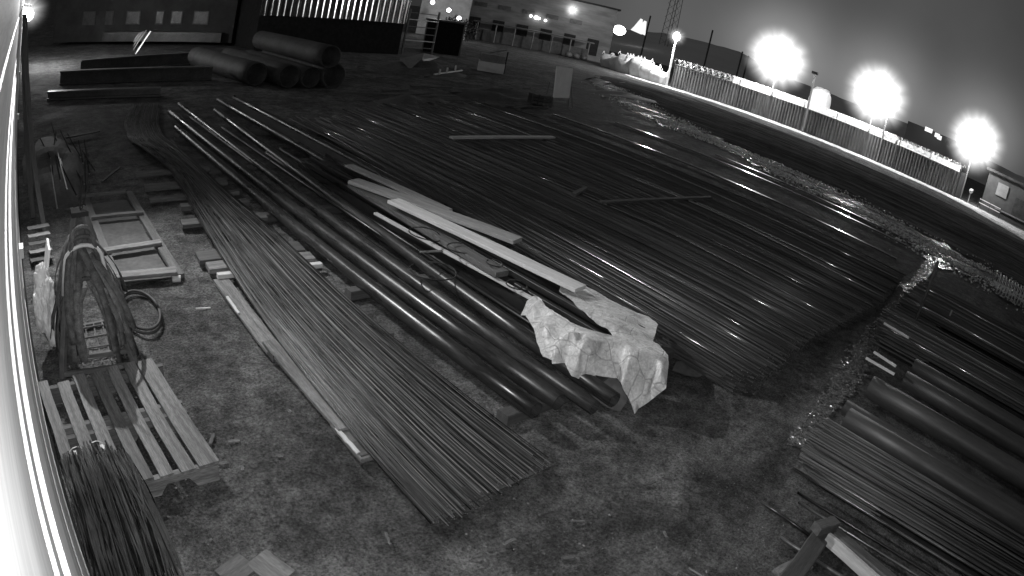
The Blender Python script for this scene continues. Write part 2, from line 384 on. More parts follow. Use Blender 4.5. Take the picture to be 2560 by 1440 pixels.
# ------------------------------------------------------------------ building wall the camera hangs on (left edge)
WX = -.065
def wall():
    e = empty('building_wall', (WX - .2, 10, 0), 'white boarded building wall running away along the left edge', 'wall')
    mb = MB(); y0, y1 = -3.0, 46.0
    zs = [(0, .16, .0), (.165, .62, -.004), (.625, 1.08, -.002), (1.085, 1.58, -.004)]
    for a, b, d in zs: mb.box((WX + d - .1, (y0+y1)/2, (a+b)/2), (.2, y1-y0, b-a-.004))
    mb.build('lower_boarding', pbr('grey_boarding', .40, .58, 2.0, .7, stretch=(1, .2, 4), fine=.2), e)
    mb = MB(); y = y0
    while y < y1:
        mb.box((WX + .002 - .1, y + 1.7, 1.74), (.2, 3.39, .30)); y += 3.4
    mb.build('ledge_board', M_white, e)
    mb = MB()
    for a, b, d in [(1.895, 2.02, -.012), (2.024, 2.10, -.004), (2.104, 2.25, -.012), (2.254, 2.36, -.006), (2.364, 2.62, -.003), (2.624, 4.6, -.012)]:
        mb.box((WX + d - .1, (y0+y1)/2, (a+b)/2), (.2, y1-y0, b-a-.004))
    mb.build('upper_boarding', pbr('white_boarding', .55, .75, 2.0, .6, stretch=(1, .2, 4), fine=.1), e)
    mb = MB(); mb.tube([(WX + .012, y0, .06), (WX + .012, y1, .06)], .009, 6); mb.build('cable', M_black, e)
    mb = MB()
    for y in (6.2, 13.5, 21): mb.box((WX + .016, y, .5), (.05, .16, .10))
    mb.build('bracket', M_wire, e)
wall()

# ------------------------------------------------------------------ long steel goods
def rod(name, pts, r, mat, label, group, cat='steel bar', n=6, hollow=0, smooth=False):
    mb = MB(); mb.tube(pts, r, n, hollow=hollow); o = mb.build(name, mat, smooth=smooth, cap=None if hollow else M_cut)
    return tag(o, label, cat, group)
LB = [(1.9, 2.01), (2.41, 2.03), (3.39, 2.09), (4.88, 2.16), (6.33, 2.27), (8.02, 2.42), (9.66, 2.52), (12.2, 2.30), (13.7, 2.45), (16.6, 3.13)]
RB = [(1.9, 3.13), (2.87, 3.10), (3.91, 3.10), (5.16, 3.12), (6.53, 3.15), (8.35, 3.07), (9.98, 3.02), (12.25, 3.05), (13.7, 3.25), (16.6, 4.0)]
ZB = [(1.8, .10), (3, .125), (5, .13), (9, .15), (11.2, .13), (12.6, .05), (16.6, .02)]
def near_bundle():
    N = 165
    for k in range(N):
        lay = 0 if k < 112 else 1
        u = (k + .5) / 112 if lay == 0 else random.random()
        u2 = min(1, max(0, u + U(-.05, .05)))
        y0 = 2.01 + (.12 * u) + U(-.03, .08) + (.12 if random.random() < .15 else 0); y1 = U(15.0, 16.4)
        ph = U(0, 6); am = U(.1, 1) * .013
        pts = []
        for i in range(22):
            t = i / 21; y = y0 + (y1 - y0) * t
            uu = u + (u2 - u) * t
            a, b = lerp_tab(LB, y), lerp_tab(RB, y)
            x = a + (b - a) * uu + am * math.sin(ph + y * .9)
            z = lerp_tab(ZB, y) + lay * .010 + .006 * math.sin(ph * 2 + y * 1.3)
            if 8 < y < 11.4: z += .03 * abs(math.sin(ph + k)) * math.sin((y - 8) / 3.4 * math.pi)
            pts.append((x, y, z))
        rod('reinforcing_bar', pts, U(.0030, .0046), M_rod_pale if k % 6 == 2 else M_rod, 'long thin reinforcing bar in the loose bent bundle nearest the wall', 'bars of the loose bundle nearest the wall', n=5)
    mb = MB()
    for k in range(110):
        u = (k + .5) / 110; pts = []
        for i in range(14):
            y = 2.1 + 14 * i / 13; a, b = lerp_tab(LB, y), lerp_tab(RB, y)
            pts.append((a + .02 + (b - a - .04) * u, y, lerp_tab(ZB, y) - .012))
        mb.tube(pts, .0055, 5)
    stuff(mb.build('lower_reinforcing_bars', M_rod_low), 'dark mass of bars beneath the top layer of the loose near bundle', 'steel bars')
near_bundle()

PG = 'large dark pipes beside the loose bundle'
def pipe(p, q, r, label, mat=None, n=20, group=PG, cat='pipe', name='steel_pipe'):
    p, q = Vector(p), Vector(q)
    pts = [p.lerp(q, i / 8) for i in range(9)]
    return rod(name, pts, r, mat or M_pipe, label, group, cat, n, hollow=.12, smooth=True)
pipe((3.40, 2.58, .175), (3.38, 12.4, .17), .07, 'dark round pipe nearest the loose bars, its end open')
pipe((3.65, 2.57, .18), (3.65, 14.1, .17), .073, 'second dark pipe from the loose bars, lying along the first')
pipe((3.86, 2.38, .17), (4.11, 15.0, .17), .062, 'third dark pipe from the loose bars, near end beside the tarp')
pipe((4.09, 2.36, .18), (4.73, 13.9, .18), .068, 'fourth dark pipe, running under the left edge of the tarp')
pipe((5.12, 4.0, .18), (5.22, 15.2, .18), .07, 'dark pipe under the pale planks, far end bare')
pipe((5.66, 6.6, .18), (5.74, 15.4, .18), .07, 'outermost dark pipe on the far side of the planks')
for i, (x0, x1, y0, y1) in enumerate([(3.93, 3.98, 4.6, 13.5), (4.20, 4.34, 3.2, 12.2), (4.28, 4.44, 2.9, 10.0), (4.36, 4.52, 3.1, 10.6), (4.44, 4.6, 2.9, 9.6), (3.97, 4.05, 5, 12.6), (4.52, 4.68, 3.6, 11.0), (4.66, 4.8, 4.5, 10.2)]):
    rod('thin_steel_tube', [(x0, y0, .17 + .03 * (i % 2)), (x1, y1, .15)], .025, M_tube, 'thin dark tube lying in the gap between the large pipes', 'thin tubes between the large pipes', 'tube', 8, smooth=True)
mb = MB(); mb.box((5.43, 10.6, .17), (.36, 9.0, .02)); tag(mb.build('steel_plate', M_plate), 'flat grey steel plate lying between the two outer pipes', 'steel plate')
# square tubes under the tarp
for i in range(7):
    x0 = 4.50 + i * .095; z = .33 + .055 * (i % 3 == 1)
    mb = MB(); mb.beam((x0 + .12, 2.80 + U(-.05, .1), z), (x0 + .02, 8.6 + U(-.4, .4), z), .05, .06)
    tag(mb.build('square_tube', M_tube), 'dark square steel tube showing through the gap in the crumpled tarp', 'tube', 'square tubes under the tarp')
for y in (2.75, 5.0, 7.3, 9.6, 12.0):
    plank('bearer_beam', (3.24, y, .05), (5.9, y + U(-.05, .05), .05), .12, .10, M_wood_dark, 'dark timber bearer lying across under the large pipes', 'timber bearer', 'bearers under the pipes')
mb = MB(); mb.box((4.84, 5.9, .2), (.70, 5.8, .18)); tag(mb.build('flat_bar_stack', M_tube), 'low dark stack of flat bars beneath the square tubes', 'flat bars')

# pale planks lying on the pipes
P = G
plank('timber_plank', P(872, 413, .46), P(1120, 527, .46), .15, .03, M_wood_mid, 'upper pale plank on the pipes, its far end cut square')
plank('timber_plank', P(884, 452, .49), P(1294, 602, .49), .21, .045, M_wood_mid, 'broad grey plank on the pipes, splintered at its far end')
plank('timber_plank', P(984, 502, .54), P(1452, 722, .54), .19, .04, M_wood_bright, 'brightest long plank, reaching from the pipes to the tarp')
plank('timber_plank', P(882, 462, .42), P(1255, 686, .42), .17, .06, M_wood_old, 'old dark plank tied with black twine on the pipes')
plank('lath', P(938, 533, .36), P(1332, 748, .36), .05, .025, M_wood_bright, 'thin bright lath tapering away beside the twine', 'lath')
plank('lath', P(1050, 630, .36), P(1120, 627, .36), .025, .015, M_wood, 'short stick lying across the thin bright lath', 'stick')
def twine(c, r, label, squash=.55, turn=0.0, k=18, end=5.6):
    mb = MB(); pts = []
    for i in range(k):
        a = turn + end * i / (k - 1)
        pts.append(Vector(c) + Vector((math.cos(a) * r, math.sin(a) * r * .6, abs(math.sin(a * .5 + .4)) * r * squash)))
    mb.tube(pts, .007, 5); tag(mb.build('twine_loop', M_twine, smooth=True), label, 'twine')
twine(P(1060, 600, .42), .20, 'black twine loop standing over the old plank')
twine(P(1150, 630, .42), .17, 'loose curl of black twine beside the thin lath', .4, 1.0)
twine(P(1235, 665, .44), .10, 'small black twine curl at the near end of the old plank', .5, 2.0)
twine(P(1290, 722, .36), .13, 'black twine tied across the lath just before the tarp', .5, .5)
twine(P(1080, 690, .26), .28, 'long thin twine hanging down over the dark pipes', .3, 2.0)

# crumpled tarp
def tarp_mat():
    m = pbr('dirty_creased_tarp', .34, .56, 5.0, .45, fine=.2, spec=.5); nt = NT(m); bs = nt.n['Principled BSDF']
    tc = nt.new('ShaderNodeTexCoord'); mp = nt.new('ShaderNodeMapping'); mp.inputs['Scale'].default_value = (1.6, 1.0, 1); mp.inputs['Rotation'].default_value = (0, 0, R(25)); nt.link(tc.outputs['Object'], mp.inputs['Vector'])
    wn = nt.new('ShaderNodeTexNoise'); wn.inputs['Scale'].default_value = 3; nt.link(mp.outputs[0], wn.inputs['Vector'])
    mxv = nt.new('ShaderNodeMix', data_type='VECTOR'); mxv.inputs[0].default_value = .05; nt.link(mp.outputs[0], mxv.inputs[4]); nt.link(wn.outputs['Color'], mxv.inputs[5])
    fac = None
    for sc_, wd in ((3.2, .03), (8.0, .05)):  # fold shade painted into the tarp colour as dark crease lines
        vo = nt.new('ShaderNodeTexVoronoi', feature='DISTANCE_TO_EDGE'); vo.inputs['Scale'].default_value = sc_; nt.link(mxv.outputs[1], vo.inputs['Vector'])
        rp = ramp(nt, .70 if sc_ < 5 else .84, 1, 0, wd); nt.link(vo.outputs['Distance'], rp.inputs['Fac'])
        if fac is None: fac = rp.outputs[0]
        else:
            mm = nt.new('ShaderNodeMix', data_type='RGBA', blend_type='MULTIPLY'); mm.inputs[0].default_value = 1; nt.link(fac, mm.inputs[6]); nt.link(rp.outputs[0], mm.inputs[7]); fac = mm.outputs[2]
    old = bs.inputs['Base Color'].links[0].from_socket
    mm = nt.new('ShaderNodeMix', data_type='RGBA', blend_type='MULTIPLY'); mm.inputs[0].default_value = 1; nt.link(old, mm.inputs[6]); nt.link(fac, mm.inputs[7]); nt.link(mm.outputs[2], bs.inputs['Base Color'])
    b_ = nt.new('ShaderNodeBump'); b_.inputs['Distance'].default_value = .012; nt.link(fac, b_.inputs['Height']); nt.link(b_.outputs['Normal'], bs.inputs['Normal'])
    return m
def tarp():
    cx = lambda x, y: (1280 + x / 3.79, 680 + y / 3.79)
    outl = [(85, 405, .30), (140, 270, .36), (200, 217, .40), (262, 232, .44), (330, 318, .46), (400, 380, .47), (455, 410, .47), (545, 480, .47), (650, 515, .46), (760, 540, .46),
            (930, 585, .45), (1085, 622, .46), (1000, 602, .47), (905, 535, .47), (800, 475, .47), (700, 385, .47), (600, 305, .47), (510, 215, .46), (448, 168, .45), (468, 112, .44),
            (590, 120, .46), (700, 130, .46), (770, 165, .45), (900, 240, .43), (1040, 318, .42), (1190, 378, .40), (1300, 412, .38), (1385, 486, .40), (1362, 575, .42), (1338, 650, .44),
            (1400, 690, .44), (1482, 780, .43), (1484, 900, .40), (1462, 1088, .16), (1400, 1085, .24), (1285, 985, .36), (1268, 962, .38), (1215, 825, .42), (1300, 900, .38), (1452, 1078, .20)]
    outl = outl[:33] + [(1462, 1088, .32), (1340, 1185, .20), (1205, 1285, .05), (1165, 1335, .03), (1110, 1220, .10), (1065, 1120, .20), (1035, 1045, .26), (990, 1000, .25), (890, 990, .25), (800, 965, .27),
            (690, 992, .22), (650, 1010, .20), (560, 985, .22), (500, 856, .30), (380, 868, .30), (372, 830, .31), (292, 795, .31), (240, 655, .31), (205, 520, .32), (130, 402, .33)]
    inn = [(200, 330, .43), (300, 440, .45), (300, 515, .44), (420, 470, .45), (480, 560, .50), (580, 560, .53), (690, 640, .53), (560, 640, .46), (420, 640, .40), (330, 680, .36),
           (520, 760, .40), (640, 800, .40), (760, 720, .48), (880, 720, .55), (860, 640, .50), (1000, 740, .53), (1080, 670, .50), (1060, 820, .57), (900, 860, .44), (780, 860, .38), (640, 900, .31),
           (960, 900, .45), (1150, 880, .52), (1130, 760, .50), (1200, 700, .46), (1250, 640, .46), (1180, 560, .46), (1060, 480, .48), (940, 400, .49), (820, 300, .48), (740, 230, .47), (1120, 460, .44),
           (1240, 520, .40), (1330, 560, .43), (1300, 720, .47), (1400, 800, .46), (1400, 920, .44), (1050, 960, .42), (1150, 1050, .36), (1240, 1060, .40), (1180, 1180, .16), (1120, 1100, .28), (1290, 1120, .34), (850, 420, .50), (980, 520, .50), (700, 560, .50), (620, 700, .45)]
    W = []
    for x, y, z in outl + inn:
        W.append(P(*cx(x, y), z))
    n = len(outl); pts2 = [Vector((w.x, w.y)) for w in W]
    res = delaunay_2d_cdt(pts2, [(i, (i+1) % n) for i in range(n)], [list(range(n))], 1, 1e-5)
    vo, eo, fo, ov = res[0], res[1], res[2], res[3]
    zs = []
    for v, o in zip(vo, ov):
        if o: zs.append(W[o[0]].z)
        else:
            zs.append(min(W, key=lambda w: (w.x-v.x)**2 + (w.y-v.y)**2).z)
    mb = MB(); mb.add([(v.x, v.y, z) for v, z in zip(vo, zs)], [tuple(f) for f in fo])
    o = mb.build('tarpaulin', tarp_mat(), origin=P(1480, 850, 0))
    bm = bmesh.new(); bm.from_mesh(o.data)
    for it in range(3):
        bmesh.ops.subdivide_edges(bm, edges=bm.edges[:], cuts=1, use_grid_fill=True)
    for _ in range(8): bmesh.ops.smooth_vert(bm, verts=[v for v in bm.verts if not v.is_boundary], factor=.5, use_axis_x=True, use_axis_y=True, use_axis_z=True)
    for v in bm.verts:
        q = v.co * 1.0
        w = abs(noise.noise(Vector((q.x * 3.2 + q.y * 2.2, q.y * 1.6 - q.x * 1.1, 1)))) * .022 + abs(noise.noise(Vector((q.x * 9 + q.y * 4, q.y * 4, 2)))) * .016 + abs(noise.noise(q * 17)) * .006
        v.co.z += w - .015
        v.co.x += noise.noise(q * 6 + Vector((5, 0, 0))) * .012; v.co.y += noise.noise(q * 6 + Vector((0, 9, 0))) * .012
    bmesh.ops.triangulate(bm, faces=bm.faces[:])
    bm.to_mesh(o.data); bm.free()
    tag(o, 'large crumpled pale tarp thrown over the steel tubes', 'tarp')
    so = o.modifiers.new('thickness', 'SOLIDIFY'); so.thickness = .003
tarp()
def cloth(name, pix, mat, label, cat, seed, amp=.03, sub=4):
    W = [P(x, y, z) for x, y, z in pix]; n = len(W)
    res = delaunay_2d_cdt([Vector((w.x, w.y)) for w in W], [(i, (i+1) % n) for i in range(n)], [list(range(n))], 1, 1e-5)
    mb = MB(); mb.add([(v.x, v.y, W[o[0]].z if o else .05) for v, o in zip(res[0], res[3])], [tuple(f) for f in res[2]])
    o = mb.build(name, mat)
    bm = bmesh.new(); bm.from_mesh(o.data)
    for _ in range(sub): bmesh.ops.subdivide_edges(bm, edges=bm.edges[:], cuts=1, use_grid_fill=True)
    for v in bm.verts: v.co.z += abs(noise.noise(v.co * 4 + Vector((seed, 0, 0)))) * amp + noise.noise(v.co * 11) * amp * .3
    bm.to_mesh(o.data); bm.free(); return tag(o, label, cat)
cloth('plastic_sheet', [(1398, 912, .06), (1470, 935, .08), (1545, 950, .10), (1570, 1000, .03), (1550, 1030, .01), (1500, 1012, .02), (1460, 970, .03)], M_dark if False else pbr('grey_sheet', .10, .16, 6, .7, bump=.004), 'dull grey plastic sheet on the earth below the tarp', 'plastic sheet', 3)
cloth('plastic_sheet', [(1690, 905, .03), (1720, 903, .03), (1765, 935, .01), (1740, 945, .01), (1680, 928, .01)], M_dark, 'flat dark sheet scrap right of the tarp', 'plastic sheet', 8, .02)
cloth('plastic_sheet', [(1785, 925, .02), (1815, 925, .03), (1865, 962, .01), (1830, 968, .01), (1775, 945, .01)], pbr('grey_sheet_pale', .09, .13, 6, .7), 'dull sheet scrap in front of the bar ends', 'plastic sheet', 12, .02)

# ------------------------------------------------------------------ bearers and boards beside the loose bundle
BL = 'bearers under the loose bundle'
for y, x0, w, lab, mt in [(9.75, 1.98, .14, 'farthest dark bearer board sticking out left of the loose bars', M_wood_dark), (9.0, 1.98, .22, 'broad dull bearer board under the bend of the loose bars', M_wood_old),
                          (8.42, 1.93, .10, 'pale edged bearer board under the bend of the loose bars', M_wood), (8.0, 2.30, .16, 'short bearer end just in front of the pale edged one', M_wood_old),
                          (7.38, 2.14, .20, 'bearer board with a dark knot beside the timber frame', M_wood_old), (6.3, 2.03, .26, 'shadowed dark bearer block beside the loose bars', M_wood_dark),
                          (6.02, 2.06, .20, 'upper of two crossed bearer boards beside the loose bars', M_wood), (5.80, 2.10, .07, 'narrow bright bearer lath ending in the crossed boards', M_wood_bright)]:
    plank('bearer_board', (x0, y, .075), (3.3, y - .12, .075), w, .05, mt, lab, 'bearer board', BL)
plank('edge_board', (2.13, 5.78, .04), (2.10, 4.30, .04), .17, .03, M_wood, 'grey board lying along the loose bars, farther piece', 'board')
plank('edge_board', (2.11, 4.42, .075), (2.10, 3.12, .075), .17, .03, M_wood, 'grey board lying along the loose bars, middle piece', 'board')
plank('edge_board', (2.09, 3.22, .05), (2.08, 2.80, .05), .15, .035, M_wood_old, 'short board stub ending the row along the loose bars', 'board')
plank('edge_strip', (2.03, 3.16, .07), (2.02, 2.86, .07), .03, .02, M_wood_bright, 'bright strip on the edge of the short board stub', 'strip')
plank('edge_strip', (2.045, 5.35, .06), (2.035, 5.0, .06), .025, .02, M_wood_bright, 'bright splinter on the farther grey edge board', 'strip')
plank('support_beam', (2.02, 4.28, .06), (3.2, 4.22, .06), .20, .06, M_wood_dark, 'dark support beam crossing under the middle of the bars', 'timber bearer', BL)
plank('support_beam', (2.02, 2.9, .045), (3.2, 2.88, .045), .16, .06, M_wood_dark, 'dark support beam crossing under the near ends of the bars', 'timber bearer', BL)
plank('stick', P(490, 772, .01), P(526, 769, .01), .012, .012, M_wood_bright, 'small pale stick on the bare earth', 'stick')

for k in range(26):
    px, py = U(520, 1700), U(700, 1420)
    a = P(px, py, .012)
    if 1.95 < a.x < 6.2 and a.y > 1.95 or a.x > 4.3 and a.y < 1.3: continue
    th, L = U(0, 6.28), U(.03, .14)
    plank('offcut', a, a + Vector((L * math.cos(th), L * math.sin(th), 0)), U(.012, .03), .01, random.choice((M_wood, M_wood_old, M_dark)), 'small wood offcut lying loose on the bare earth', 'offcut', 'wood offcuts on the bare earth')
# ------------------------------------------------------------------ pallet
def pallet():
    e = empty('wooden_pallet', (.5, 3.7, 0), 'worn wooden pallet with gapped deck boards beside the wall', 'pallet')
    for i, (a, b, m) in enumerate([(.885, 1.035, M_wood), (.745, .855, M_wood), (.60, .70, M_wood), (.455, .555, M_wood), (.295, .40, M_wood), (.145, .25, M_wood), (-.005, .085, M_wood)]):
        plank('deck_board', ((a+b)/2 + .02, 3.03 + U(0, .03), (.155)), ((a+b)/2 - .05 + U(-.01, .01), 4.36 + U(-.05, .03), .155), b - a, .022, m, parent=e)
    for y in (3.07, 3.66, 3.78, 4.3):
        mb = MB()
        prof = [(-.02, 0)]; xs = [(-.02, .0), (.12, .0), (.18, .085), (.36, .085), (.40, 0), (.60, 0), (.66, .085), (.82, .085), (.88, 0), (1.04, 0)]
        top = [(x, .143) for x, _ in xs]; n = len(xs)
        vs = [Vector((x, y - .022, z + .001)) for x, z in xs] + [Vector((x, y - .022, z)) for x, z in top] + [Vector((x, y + .022, z + .001)) for x, z in xs] + [Vector((x, y + .022, z)) for x, z in top]
        fs = []
        for i in range(n-1):
            fs += [(i, i+1, n+i+1, n+i), (2*n+i, 3*n+i, 3*n+i+1, 2*n+i+1), (i, 2*n+i, 2*n+i+1, i+1), (n+i, n+i+1, 3*n+i+1, 3*n+i)]
        fs += [(0, n, 3*n, 2*n), (n-1, 3*n-1, 4*n-1, 2*n-1)]
        mb.add(vs, fs); mb.build('stringer', M_wood_old if y > 3.2 else M_wood, e)
pallet()

# bundle of stiff black wire lying over the pallet corner
def wire_bundle():
    e = empty('wire_bundle', (.3, 2.9, 0), 'drooping bundle of stiff black wire over the near corner of the pallet', 'wire bundle')
    mb = MB(); mt = MB()
    for k in range(420):
        u = random.random(); v = random.random()
        p0 = Vector((-.03 + .50 * u, 3.32 - .10 * u + U(-.06, .12), .17 + .14 * v * math.sin(u * 3.1)))
        u2 = min(1, max(0, u + random.gauss(0, .08)))
        p3 = Vector((-.05 + .50 * u2 + U(-.03, .05), 2.30 + .10 * u2 + U(-.12, .40), .008 + .10 * v * U(.2, 1)))
        p1 = p0 + Vector((U(-.01, .02), -.28, .10 * U(.4, 1.1))); p2 = p3.lerp(p0, .38) + Vector((.05 + U(-.02, .02), 0, .12 * U(.5, 1.1)))
        pts = []; ph = U(0, 6)
        for i in range(11):
            t = i / 10; a = 1 - t
            pts.append(p0*a**3 + p1*3*a*a*t + p2*3*a*t*t + p3*t**3 + Vector((.004 * math.sin(ph + t * 4), 0, .003 * math.sin(ph * 2 + t * 6))))
        (mt if k % 3 == 0 else mb).tube(pts, U(.0032, .0058), 4)
    mb.build('wire_strands', pbr('black_wire', .045, .12, 5, .5, metal=.4), e)
    mt.build('bright_strands', M_rod, e)
    for (x, y, z, r) in ((.11, 3.36, .20, .06), (.26, 3.36, .21, .06)):
        mb = MB(); mb.tube([Vector((x + math.cos(a*.5) * r, y + .03, z + math.sin(a*.5) * r)) for a in range(13)], .004, 4); mb.build('binding_wire', M_wire, e)
    for (x, y) in ((.10, 3.42), (.30, 3.42)):
        mb = MB(); mb.box((x, y, .19), (.05, .12, .004), Matrix.Rotation(R(-25), 3, 'X')); mb.build('paper_tag', M_strap_white, e)
wire_bundle()

# ------------------------------------------------------------------ timber frame on the ground
def frame():
    e = empty('timber_skid', (1.35, 7.5, 0), 'ladder-like pale timber frame lying on dark sheet behind the sling rack', 'timber frame')
    for a, b, w, m in [((205, 490), (314, 480), .07, M_wood_old), ((228, 544), (358, 531), .08, M_wood), ((258, 628), (402, 606), .11, M_wood), ((282, 692), (440, 677), .15, M_wood)]:
        plank('cross_plank', P(*a, .09), P(*b, .09), w, .04, m, parent=e)
    plank('side_rail', (1.72, 6.0, .04), (1.72, 9.0, .04), .11, .05, M_wood_old, parent=e)
    plank('side_rail', (1.02, 6.1, .04), (1.02, 9.0, .04), .10, .05, M_wood_dark, parent=e)
    mb = MB(); mb.tube([(1.63, 5.98, .035), (1.72, 5.96, .035)], .035, 10); mb.build('end_block', M_wood_bright, e)
frame()
mb = MB(); mb.box((1.32, 7.45, .004), (.66, 2.7, .008)); tag(mb.build('ground_sheet', M_dark), 'dark sheet laid flat under the timber frame', 'plastic sheet')
plank('batten', P(255, 455, .05), P(300, 418, .05), .04, .03, M_wood_dark, 'dark batten on the earth beyond the timber frame', 'batten')
plank('batten', P(165, 345, .05), P(250, 328, .05), .05, .03, M_wood_dark, 'faint pale batten far along the wall', 'batten')

# ------------------------------------------------------------------ sling rack
def rack():
    e = empty('sling_rack', (.52, 4.9, 0), 'steel A-frame rack hung with lifting slings beside the wall', 'rack')
    ap = Vector((.50, 4.95, 1.20))
    for q in ((.17, 4.62, .0), (.86, 4.56, .0), (.22, 5.35, .0), (.92, 5.35, .0)):
        mb = MB(); mb.beam(ap + Vector(((q[0]-.5) * .12, (q[1]-4.95) * .12, 0)), q, .05, .05); mb.build('leg', M_sling_steel, e)
    for a, b in (((.17, 4.62, .03), (.86, 4.56, .03)), ((.22, 5.35, .03), (.92, 5.35, .03)), ((.17, 4.62, .032), (.22, 5.35, .032)), ((.86, 4.56, .032), (.92, 5.35, .032)), ((.2, 4.7, .12), (.84, 4.64, .12))):
        mb = MB(); mb.beam(a, b, .035, .035); mb.build('base_rail', M_sling_steel, e)
    mb = MB(); mb.box((.50, 4.95, 1.225), (.15, .14, .04)); mb.build('apex_plate', M_black, e)
    for z, w in ((1.12, .14), (.98, .20), (.74, .26)):
        mb = MB(); mb.tube([(.5 - w/2, 4.90, z), (.5 + w/2, 4.90, z)], .022, 8); mb.build('hook_arm', M_sling_steel, e)
    for dx in (-.045, .045):
        mb = MB(); mb.beam((.49 + dx, 4.84, .72), (.49 + dx, 4.84, .95), .018, .02); mb.build('upright', M_grey, e)
    mb = MB(); mb.box((.49, 4.82, .68), (.14, .02, .06)); mb.build('name_plate', M_card, e)
    mb = MB(); mb.tube([(.50, 4.95, 1.18), (.54, 5.0, 1.5)], .006, 5); mb.tube([(.50, 4.95, 1.18), (.60, 4.98, 1.45)], .006, 5); mb.build('tie_wire', M_black, e)
    mb = MB()
    for i in range(8): mb.beam((.2 + i * .09, 4.64, .05), (.24 + i * .09, 5.33, .05), .012, .012)
    for j in range(4): mb.beam((.19, 4.72 + j * .18, .064), (.9, 4.70 + j * .18, .064), .012, .012)
    mb.build('base_mesh', M_sling_steel, e)
rack()
def strap(pts, w, th, mat, label, group='slings hung on the rack', name='lifting_sling'):
    """flat woven strap along pts, its width turned to face out of the rack"""
    pts = [Vector(p) for p in pts]; mb = MB(); L, Rr = [], []
    c = Vector((.5, 5.0, .3)); n = len(pts)
    for i, p in enumerate(pts):
        d = (pts[min(i+1, n-1)] - pts[max(i-1, 0)]).normalized()
        out = (p - c); out.z = 0; out = out.normalized() if out.length > .05 else Vector((0, -1, 0))
        out = (out + Vector((0, 0, .3))).normalized()
        a = d.cross(out).normalized()
        L.append(p - a * w / 2); Rr.append(p + a * w / 2)
    mb.strip(L, Rr); o = mb.build(name, mat, smooth=True)
    s = o.modifiers.new('thickness', 'SOLIDIFY'); s.thickness = th; s.offset = 0
    return tag(o, label, 'lifting sling', group)
def slings():
    S = lambda i: 'grey lifting sling among those draped down the rack beside the wall'
    for k in range(44):
        top = Vector((.5 + U(-.07, .07), 4.86 + U(-.03, .10), 1.10 - .13 * (k % 4) + U(-.04, .04)))
        side = -1 if k % 5 < 2 else 1
        spread = U(.15, .38) if side > 0 else U(.10, .30)
        foot = Vector((.5 + side * spread + .03, 4.62 + U(-.08, .20), U(.03, .35)))
        foot2 = Vector((.5 + side * (spread + U(.02, .08)), 4.80 + U(0, .35), U(.05, .4)))
        pts = []
        for i in range(8):
            t = i / 7; p = foot.lerp(top, t); p.x += side * .06 * math.sin(t * math.pi); p.y -= .05 * math.sin(t * math.pi); pts.append(p)
        for i in range(1, 8):
            t = i / 7; p = top.lerp(foot2, t); p.x += side * .09 * math.sin(t * math.pi); pts.append(p + Vector((0, .05, .0)))
        strap(pts, U(.05, .085), .006, M_strap, S(k))
    # loops hung over the hook arms
    for z, r, m, lab in ((.88, .17, M_strap_white, 'white sling loop arched over the top of the rack'), (.62, .15, M_strap, 'grey sling loop arched over the lower rack arm'), (1.0, .11, M_strap, 'grey sling loop gathered near the rack apex'), (1.10, .08, M_strap, 'uppermost grey sling loop wound on the rack apex')):
        pts = [Vector((.5 - math.cos(a) * r, 4.78, z + math.sin(a) * r * .8)) for a in [i * math.pi / 12 for i in range(13)]]
        pts = [pts[0] + Vector((-.04, 0, -.25))] + pts + [pts[-1] + Vector((.06, 0, -.3))]
        mb = MB(); mb.tube(pts, .017, 6); tag(mb.build('sling_loop', m, smooth=True), lab, 'lifting sling')
slings()
mb = MB()
for k in range(2):
    mb.tube([Vector((1.12 + .20 * math.cos(a) * (1 - .06 * k), 5.42 + .42 * math.sin(a) * (1 - .05 * k), .03 + .03 * k)) for a in [i * 6.1 / 28 for i in range(29)]], .014, 6)
tag(mb.build('hose_coil', pbr('dark_hose', .025, .05, 6, .7), smooth=True), 'dark coiled sling lying on the earth right of the rack', 'coil')
def crumple(name, c, size, mat, label, seed):
    vs, fs = icos(1.0, 5); out = []
    for v in vs:
        q = v * 1.0 + Vector((seed, 0, 0)); k = 1 + .45 * noise.noise(q * 1.3) + .22 * abs(noise.noise(q * 3.1)) + .10 * abs(noise.noise(q * 7))
        out.append(Vector((c[0] + v.x * size[0] * k, c[1] + v.y * size[1] * k, max(.01, c[2] + v.z * size[2] * k))))
    mb = MB(); mb.add(out, fs); return tag(mb.build(name, mat), label, 'plastic sheet')
def icos(r, n=3):
    bm = bmesh.new(); bmesh.ops.create_icosphere(bm, subdivisions=n, radius=r); vs = [v.co.copy() for v in bm.verts]; fs = [tuple(v.index for v in f.verts) for f in bm.faces]; bm.free(); return vs, fs
crumple('plastic_bundle', (.13, 5.12, .42), (.10, .16, .30), M_plastic, 'crumpled white plastic sheet bundled behind the sling rack', 3)
mb = MB(); mb.box((.16, 5.62, .38), (.02, .30, .75), Matrix.Rotation(R(12), 3, 'Y')); tag(mb.build('white_board', M_white), 'narrow white board standing behind the sling rack', 'board')

